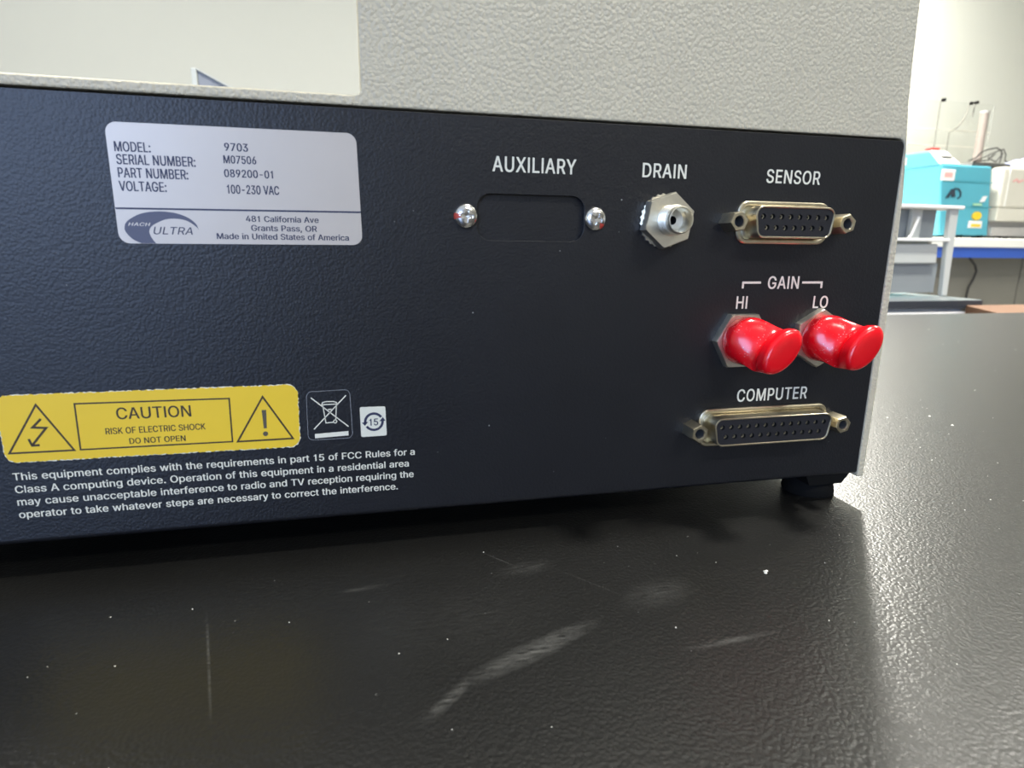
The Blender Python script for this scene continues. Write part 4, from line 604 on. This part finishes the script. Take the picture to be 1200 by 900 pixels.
# caution sticker
co = rpoly([(-229.35, 28.15), (-165.9, 28.0), (-165.75, 43.95), (-229.4, 43.9)], 2.3, 6)
B = BM(); flatpoly(B, ragged(co, 0.16), 0, 0.05); ca = tag(obj('caution_sticker', B, 'pale_paper', ins), 'yellow caution sticker with ragged edges')
def inset(pts, d):
    c = Vector((sum(p[0] for p in pts) / len(pts), sum(p[1] for p in pts) / len(pts)))
    return [(p[0] - (d if p[0] > c.x else -d), p[1] - (d if p[1] > c.y else -d)) for p in pts]
B = BM(); flatpoly(B, ragged(inset(co, 0.10), 0.14), -0.05, 0.03); obj('yellow_face', B, 'yellow_sticker', ca)
Y2 = -0.08; T = 0.02
for tri in ([(-221.57, 41.46), (-228.28, 30.44), (-215.38, 30.37)], [(-173.9, 41.16), (-180.38, 30.22), (-167.62, 30.25)]):
    obj('warning_triangle', stroke(BM(), tri, 0.42, Y2, T, True), 'ink_brown', ca)
obj('text_frame', stroke(BM(), [(-213.95, 41.33), (-214.1, 30.4), (-181.55, 30.3), (-181.4, 41.09)], 0.36, Y2, T, True), 'ink_brown', ca)
B = BM(); stroke(B, [(-221.03, 38.15), (-222.93, 36.24), (-220.27, 36.0), (-223.45, 32.2)], 0.5, Y2, T); stroke(B, [(-224.06, 33.59), (-223.6, 32.0), (-222.08, 32.04)], 0.5, Y2, T)
obj('bolt_mark', B, 'ink_brown', ca)
B = BM(); flatpoly(B, [(-174.36, 37.88), (-173.33, 37.85), (-173.5, 33.24), (-174.2, 33.21)], Y2, T)
flatpoly(B, [(-173.9 + .6 * math.cos(2 * PI * i / 16), 31.83 + .6 * math.sin(2 * PI * i / 16)) for i in range(16)], Y2, T)
obj('exclamation_mark', B, 'ink_grey', ca)
B = BM(True); text2(B, 'CAUTION', -205.8, -190.0, 37.25, 2.75, Y2 - T, slope=-0.01); text2(B, 'RISK OF ELECTRIC SHOCK', -208.5, -187.2, 33.75, 1.5, Y2 - T)
text2(B, 'DO NOT OPEN', -203.85, -191.8, 31.15, 1.4, Y2 - T); obj('printed_text', B, 'ink_brown', ca)

# crossed-out bin mark
def part_s(name, pts, wd, mat, par, y=0, t=0.04, closed=False): return obj(name, stroke(BM(), pts, wd, y, t, closed), mat, par)
B = BM(); stroke(B, [(-162.85, 40.39), (-154.22, 32.52)], 0.26, 0, .04); stroke(B, [(-154.46, 40.66), (-162.55, 32.27)], 0.26, 0, .04)
stroke(B, [(-160.37, 38.5), (-160.14, 39.05), (-159.32, 39.24), (-157.5, 39.2), (-156.9, 38.95), (-156.61, 38.52)], 0.24, 0, .04, True)
stroke(B, [(-160.14, 38.3), (-159.62, 33.76), (-157.85, 33.86)], 0.22, 0, .04); stroke(B, [(-156.88, 38.36), (-157.22, 34.52)], 0.22, 0, .04)
stroke(B, [(-157.39 + .4 * math.cos(2 * PI * i / 12), 34.04 + .4 * math.sin(2 * PI * i / 12)) for i in range(12)], 0.2, 0, .04, True)
stroke(B, [(-158.95, 37.2), (-158.1, 37.25)], 0.25, 0, .04)
flatpoly(B, [(-162.44, 29.93), (-154.32, 30.21), (-154.31, 31.34), (-162.42, 31.04)], 0, .04)
bn = tag(obj('bin_mark', B, 'silk_white', ins), 'white crossed-out wheeled bin mark')
part_s('mark_outline', ragged(rpoly([(-164.1, 29.5), (-153.3, 29.5), (-153.55, 42.1), (-163.8, 41.9)], 1.3, 4), 0.03, 1.0), 0.1, 'silk_grey', bn, 0, .03, True)
# round 15 mark
B = BM(); flatpoly(B, rpoly([(-151.25, 29.57), (-144.85, 29.64), (-145.0, 37.34), (-151.3, 37.43)], 0.4, 3), 0, .06)
rs = tag(obj('recycling_sticker', B, 'pale_paper', ins), 'small pale sticker with a circle of arrows')
B = BM(); c0 = (-147.95, 33.45)
arc = lambda a0, a1, r: [(c0[0] + r * math.cos(math.radians(a0 + (a1 - a0) * k / 14)), c0[1] + r * math.sin(math.radians(a0 + (a1 - a0) * k / 14))) for k in range(15)]
stroke(B, arc(185, 32, 2.15), 0.62, -.06, .02); stroke(B, arc(212, 365, 2.15), 0.62, -.06, .02)
flatpoly(B, [(-150.95, 33.35), (-149.35, 33.5), (-150.2, 32.5)], -.06, .02); flatpoly(B, [(-146.6, 33.5), (-145.05, 33.55), (-145.7, 34.55)], -.06, .02)
obj('arrow_ring', B, 'ink_blue', rs)
B = BM(True); text(B, '15', -149.1, -146.9, 32.5, 1.8, -.09, 1); obj('printed_text', B, 'ink_blue', rs)

# ------------------------------------------------------------------ red dust caps (things of their own)
def dust_cap(cx, cz, label, L, dirang, amp):
    R = 6.75; n = 64; B = BM(); loops = []
    dx, dz = math.cos(dirang), math.sin(dirang)
    def sm(a, b_, x): t = min(1, max(0, (x - a) / (b_ - a))); return t * t * (3 - 2 * t)
    def sec(t, k=1.0, over=0.0):
        out = []
        a = amp * sm(L - 11, L - 3.6, t) * (1 - 0.45 * sm(L - 3.4, L - 0.6, t))
        for i in range(n):
            th = 2 * PI * i / n; x, z = R * math.cos(th), R * math.sin(th)
            s = (x * dx + z * dz) / R                         # +1 on the dented side
            q = -x * dz + z * dx                              # along the lip
            g = sm(-0.55, 0.55, s)
            p = a * g * (1.0 - 0.22 * (q / R) ** 2)
            x -= dx * p; z -= dz * p
            # the squeezed end spreads a little sideways
            e = 1 + 0.10 * sm(L - 9, L, t)
            q2 = -x * dz + z * dx
            x += -dz * q2 * (e - 1); z += dx * q2 * (e - 1)
            # the very end rounds off into an upright lobe
            w_ = sm(L - 7.5, L - 0.8, t); ph = th - dirang
            ex = -dx * R * 0.36 + dx * R * 0.62 * math.cos(ph) - dz * R * 1.03 * math.sin(ph)
            ez = -dz * R * 0.36 + dz * R * 0.62 * math.cos(ph) + dx * R * 1.03 * math.sin(ph)
            x += (ex - x) * w_; z += (ez - z) * w_
            # pull towards the middle of the crescent for the rounded closure
            mx, mz = -dx * R * 0.50, -dz * R * 0.50
            x = mx + (x - mx) * k; z = mz + (z - mz) * k
            out.append((cx + x, -t, cz + z + 0.9 * t / L))
        return out
    loops.append([(cx + (p[0] - cx) * .86, p[1], cz + (p[2] - cz) * .86) for p in sec(2.6)])
    loops.append([(cx + (p[0] - cx) * .97, p[1], cz + (p[2] - cz) * .97) for p in sec(2.32)])
    for t in [2.5 + (L - 2.5) * k / 22 for k in range(23)]: loops.append(sec(t))
    for k, dt in ((0.985, .45), (.94, .9), (.86, 1.25), (.72, 1.5), (.5, 1.62), (.25, 1.66), (.08, 1.67)):
        loops.append([(p[0], -(L + dt), p[2]) for p in sec(L, k)])
    loft(B, loops, False, True)
    o = obj('dust_cap', B, 'red_vinyl', loc=(cx, 0, cz))
    for p in o.data.polygons: p.use_smooth = True
    return tag(o, label, 'cap', 'red caps on the gain connectors')
dust_cap(-45.9, 52.0, 'red vinyl dust cap on the HI connector, left of the two', 16.2, math.radians(140), 8.6)
dust_cap(-20.7, 52.2, 'red vinyl dust cap on the LO connector, next to the panel edge', 16.2, math.radians(143), 8.6)

# ------------------------------------------------------------------ the far bench with the blue edge
bn_ = thing('lab_bench', 'white-topped lab bench with a blue edge against the back wall', 'bench', (2600, 2300, -750))
obj('worktop', bx(1500, 5000, 2280, 3140, 88, 131), 'white_plastic', bn_, bevel=5)
obj('blue_rail', bx(1520, 5000, 2300, 2330, 38, 88), 'blue_laminate', bn_)
for k, x in enumerate((1520, 2080, 2640, 3200, 3760, 4320)):
    obj('front_panel', bx(x, x + 552, 2420, 2440, -740, 90), 'grey_panel', bn_, bevel=3)
obj('side_panel', bx(1500, 1520, 2330, 3140, -750, 88), 'grey_panel', bn_)
pts = [(2790, 2370, 36), (2835, 2372, 0), (2845, 2368, -30), (2838, 2372, -70), (2820, 2374, -110), (2815, 2372, -160), (2820, 2376, -260), (2815, 2380, -745)]
tag(obj('power_cable', tube(BM(), pts, 6), 'cable_black'), 'black cable hanging down in front of the grey bench front', 'cable')

# teal analyser
te = thing('teal_analyser', 'teal bench analyser with a sloping top on the blue-edged bench', 'analyser', (2680, 2600, 131))
def hexa(B, fb_, ft_, bb_, bt_):
    """front bottom (x0,x1,y,z), front top, back bottom, back top"""
    P_ = [(fb_[0], fb_[2], fb_[3]), (fb_[1], fb_[2], fb_[3]), (bb_[1], bb_[2], bb_[3]), (bb_[0], bb_[2], bb_[3]), (ft_[0], ft_[2], ft_[3]), (ft_[1], ft_[2], ft_[3]), (bt_[1], bt_[2], bt_[3]), (bt_[0], bt_[2], bt_[3])]
    v_ = [B.bm.verts.new(p) for p in P_]
    for f in ((0, 1, 2, 3), (4, 5, 6, 7), (0, 1, 5, 4), (1, 2, 6, 5), (2, 3, 7, 6), (3, 0, 4, 7)): B.bm.faces.new([v_[i] for i in f])
    return B
B = hexa(BM(), (2570, 2866, 2360, 143), (2522, 2820, 2360, 470), (2570, 2866, 2740, 143), (2522, 2820, 2740, 472))
obj('housing', B, 'teal_enamel', te, bevel=8)
B = hexa(BM(), (2520, 2640, 2372, 468), (2512, 2606, 2430, 536), (2520, 2640, 2740, 468), (2512, 2606, 2740, 545))
obj('raised_hood', B, 'teal_enamel', te, bevel=6)
B = hexa(BM(), (2524, 2638, 2366, 474), (2514, 2604, 2426, 540), (2524, 2638, 2380, 470), (2514, 2604, 2440, 536))
dp = obj('display_panel', B, 'white_plastic', te, bevel=3)
B = hexa(BM(), (2548, 2610, 2388, 503), (2545, 2606, 2398, 514), (2548, 2610, 2400, 500), (2545, 2606, 2410, 511))
obj('display_slot', B, 'steel_dark', dp)
obj('front_seam', bx(2534, 2834, 2356, 2361, 392, 396), 'dark_teal', te)
obj('front_seam', bx(2560, 2852, 2356, 2361, 277, 281), 'dark_teal', te)
for a, mname, nm in (((2524, 2600, 2353, 2358, 396, 446), 'label_white', 'notice_label'), ((2730, 2812, 2354, 2359, 180, 214), 'label_white', 'notice_label')):
    l_ = obj(nm, bx(*a), mname, te, bevel=2)
    if a[0] == 2730: obj('label_stripe', bx(2744, 2800, 2351, 2353, 186, 199), 'label_yellow', l_)
    else: obj('label_stripe', bx(2538, 2584, 2351, 2353, 410, 432), 'label_pink', l_)
obj('round_label', prism(BM(), [(2771 + 27 * math.cos(2 * PI * i / 16), 238 + 20 * math.sin(2 * PI * i / 16)) for i in range(16)], 2352, 2358), 'label_yellow', te)
obj('diamond_label', prism(BM(), [(2775, 302), (2800, 306), (2812, 332), (2790, 330)], 2352, 2358), 'label_white', te)
obj('small_label', bx(2738, 2790, 2353, 2358, 286, 296), 'label_green', te)
B = BM(); prism(B, [(2568, 316), (2596, 358), (2612, 358), (2622, 322), (2604, 322), (2600, 334), (2592, 334), (2586, 318)], 2352, 2358)
stroke(B, [(2612, 362), (2636, 360), (2652, 345), (2654, 326), (2640, 316)], 5, 2357, 4)
obj('logo_mark', B, 'logo_black', te)
B = BM(); tube(B, [(2552, 2420, 330), (2556, 2450, 350), (2552, 2480, 318), (2556, 2500, 300), (2560, 2520, 306), (2560, 2530, 290)], 4, 5)
obj('script_mark', B, 'dark_teal', te)
obj('side_window', bx(2505, 2530, 2560, 2680, 486, 520), 'white_plastic', te, bevel=3)
obj('red_knob', bx(2532, 2588, 2445, 2480, 545, 556), 'label_red', te, bevel=4)
for x in (2700, 2820):
    for y in (2380, 2720): obj('foot', bx(x - 18, x + 18, y - 18, y + 18, 131, 146), 'black_rubber', te)

# cream instrument to its right
cr = thing('cream_instrument', 'cream bench instrument with a recessed grey base beside the teal analyser', 'instrument', (3300, 2600, 131))
obj('body', bx(2868, 3700, 2335, 2740, 277, 470), 'cream_enamel', cr, bevel=14)
obj('lower_body', bx(2868, 3700, 2335, 2740, 215, 277), 'cream_enamel', cr, bevel=5)
obj('recess', bx(2880, 3690, 2375, 2730, 180, 216), 'grey_metal', cr)
obj('base', bx(2868, 3700, 2345, 2740, 143, 186), 'grey_metal', cr, bevel=4)
obj('vertical_rib', bx(2900, 2906, 2331, 2336, 285, 465), 'white_plastic', cr)
B = BM(); stroke(B, [(2930, 402), (2950, 412), (2965, 400), (2990, 410)], 9, 2335, 3); obj('logo_mark', B, 'label_pink', cr)
for x in (2960, 3600): obj('foot', bx(x - 22, x + 22, 2350, 2390, 131, 144), 'black_rubber', cr)
# things lying on the instruments
cbt = thing('tangled_cables', 'tangle of black cables on top of the cream instrument', 'cables', (2960, 2480, 470))
obj('loop', tube(BM(), [(2740, 2420, 500), (2780, 2420, 515), (2830, 2440, 545), (2880, 2450, 562), (2940, 2455, 573), (2965, 2450, 560), (2960, 2440, 530), (2930, 2420, 500)], 3.5, 6), 'cable_black', cbt)
obj('loop', tube(BM(), [(2780, 2430, 500), (2840, 2430, 520), (2890, 2445, 538), (2930, 2450, 553), (2965, 2440, 566), (2972, 2430, 540), (2960, 2420, 510), (2970, 2410, 499)], 3, 6), 'cable_black', cbt)
obj('loop', tube(BM(), [(2790, 2440, 500), (2860, 2420, 508), (2900, 2425, 540), (2870, 2435, 520), (2930, 2440, 504), (2965, 2440, 545)], 3, 6), 'cable_black', cbt)
B = hexa(BM(), (2740, 2990, 2400, 475), (2750, 2980, 2405, 493), (2740, 3000, 2560, 475), (2750, 2990, 2555, 493))
tag(obj('flat_tray', B, 'steel_dark'), 'low dark tray under the cables on top of the instruments', 'tray')
B = BM(); nx_, ny_ = 14, 9; grid = []
for j in range(ny_):
    grid.append([B.bm.verts.new((3012 + 240 * i / (nx_ - 1), 2380 + 160 * j / (ny_ - 1), 476 + 50 * max(0, math.sin(PI * i / (nx_ - 1))) ** .6 * max(0, math.sin(PI * j / (ny_ - 1))) ** .5 + random.uniform(-9, 9) * (0 < i < nx_ - 1) * (0 < j < ny_ - 1))) for i in range(nx_)])
for j in range(ny_ - 1):
    for i in range(nx_ - 1): B.bm.faces.new((grid[j][i], grid[j][i + 1], grid[j + 1][i + 1], grid[j + 1][i]))
o = obj('folded_cloth', B, 'lavender_cloth'); tag(o, 'crumpled lavender cloth on top of the cream instrument', 'cloth')
md = o.modifiers.new('solid', 'SOLIDIFY'); md.thickness = 0.003

# clear enclosure with rods behind
ac = thing('acrylic_enclosure', 'clear acrylic enclosure with thin rods behind the teal analyser', 'enclosure', (3000, 2900, 131))
obj('pane', bx(2745, 3330, 2846, 2850, 131, 870), 'clear_acrylic', ac)
obj('pane', bx(2745, 2749, 2850, 3100, 131, 870), 'clear_acrylic', ac)
fr = BM()
for a in ((2738, 2750, 2838, 2850, 131, 872), (2745, 3330, 2842, 2850, 722, 728), (2745, 3330, 2842, 2850, 640, 645)): box(fr, *a)
obj('edge_trim', fr, 'cream_enamel', ac)
for x, z, r in ((2960, 872, 9), (3150, 866, 8), (3185, 872, 8)):
    kb = obj('knob', bx(x - r, x + r, 2815, 2838, z - r, z + r), 'black_rubber', ac, bevel=6)
for pts in ([(2950, 2836, 865), (2955, 2836, 500), (2955, 2836, 140)], [(3150, 2836, 860), (3130, 2836, 790), (3090, 2836, 740), (3040, 2836, 710), (3040, 2836, 500)], [(3185, 2836, 870), (3180, 2836, 800)]):
    obj('rod', tube(BM(), pts, 4, 6), 'grey_panel', ac)
B = loft(BM(), [zring(3210, 2790, z, r, 16) for z, r in ((131, 24), (800, 21), (812, 21))], True, True)
t = tag(obj('tall_cylinder', B, 'smoked_tube', loc=(3210, 2790, 131)), 'tall grey-brown tube standing behind the cables', 'cylinder')
B = loft(BM(), [zring(3210, 2790, z, r, 16) for z, r in ((811, 24), (822, 24))], True, True)
obj('tube_cap', B, 'grey_metal', t)

# ------------------------------------------------------------------ the near side counter with the storage rack
sc = thing('side_counter', 'low white cabinet with a dark slate counter beyond the table', 'counter', (500, 800, -750))
obj('countertop', bx(100, 803, 630, 1050, -13, 0), ['slate_top'], sc, bevel=1)
obj('edge_strip', bx(100, 803, 628.5, 630.5, -12.5, -1.2), 'slate_edge', sc)
obj('cabinet', bx(110, 790, 645, 1040, -750, -13), 'white_plastic', sc, bevel=2)
obj('ledge', bx(110, 794, 630, 645, -24, -18.5), 'label_white', sc, bevel=1)
rk = thing('storage_rack', 'pale grey plastic storage rack standing on the dark slate counter', 'rack', (700, 760, 0))
def leg(x_top, x_bot, y0, y1):
    B = BM(); prism(B, [(x_bot, 1), (x_bot + 11, 1), (x_top + 17, 144), (x_top, 144)], y0, y1); return B
obj('upright', leg(779, 790, 690, 699), 'rack_plastic', rk, bevel=1.5)
obj('upright', leg(777, 788, 860, 880), 'rack_plastic', rk, bevel=1.5)
obj('upright', leg(560, 560, 690, 712), 'rack_plastic', rk, bevel=1.5)
obj('upright', leg(560, 560, 860, 880), 'rack_plastic', rk, bevel=1.5)
obj('top_rim', bx(556, 803, 686, 884, 141, 146.5), 'white_plastic', rk, bevel=1.5)
obj('shelf', bx(562, 786, 688, 878, 89.5, 94.5), 'white_plastic', rk, bevel=1.2)
obj('back_panel', bx(562, 779, 716, 720, 94, 142), 'rack_panel', rk)
obj('side_panel', bx(779, 786, 722, 858, 30, 141), 'rack_plastic', rk)
B = BM(); prism(B, [(566, 53), (775, 54), (772, 86), (566, 84)], 696, 704); obj('drawer_front', B, 'rack_plastic', rk, bevel=2)
B = BM(); box(B, 562, 786, 704, 707, 6, 54); obj('lower_panel', B, 'rack_panel', rk)
obj('divider_strip', bx(722, 742, 706, 714, 94, 142), 'rack_plastic', rk, bevel=1)
B = BM(); tube(B, [(708, 694, 95), (713, 694, 99), (718, 694, 112), (723, 694, 128)], 2.2, 6)
tag(obj('plastic_stick', B, 'white_plastic'), 'small white plastic stick leaning on the rack shelf', 'stick')
# beech desk behind the table
dk = thing('beech_desk', 'narrow beech desk just beyond the black table', 'desk', (1200, 570, -750))
B = BM(); loft(B, [[(770, 627, z), (690, 500, z), (1700, 500, z), (1700, 627, z)] for z in (-32, -8)], True, True); obj('desktop', B, 'wood_beech', dk, bevel=1)
for x in (860, 1640):
    for y in (530, 600): obj('leg', bx(x - 25, x + 25, y - 25, y + 25, -750, -32), 'steel_dark', dk)
# grey partition end seen over the low part of the case
pt = thing('partition_screen', 'grey partition panel with a pale frame showing over the case', 'partition', (-400, 1510, -750))
B = BM(); prism(B, [(-509, -750), (-509, 457), (-455, 430), (-150, 290), (-150, -750)], 1502, 1520); obj('panel', B, 'partition_grey', pt)
B = BM(); prism(B, [(-522, -750), (-522, 461), (-510, 461), (-510, -750)], 1496, 1526); obj('post', B, 'rack_plastic', pt, bevel=2)
B = BM(); prism(B, [(-510, 461), (-455, 434), (-150, 293), (-150, 289), (-455, 430), (-510, 458)], 1496, 1526); obj('top_rail', B, 'rack_plastic', pt)
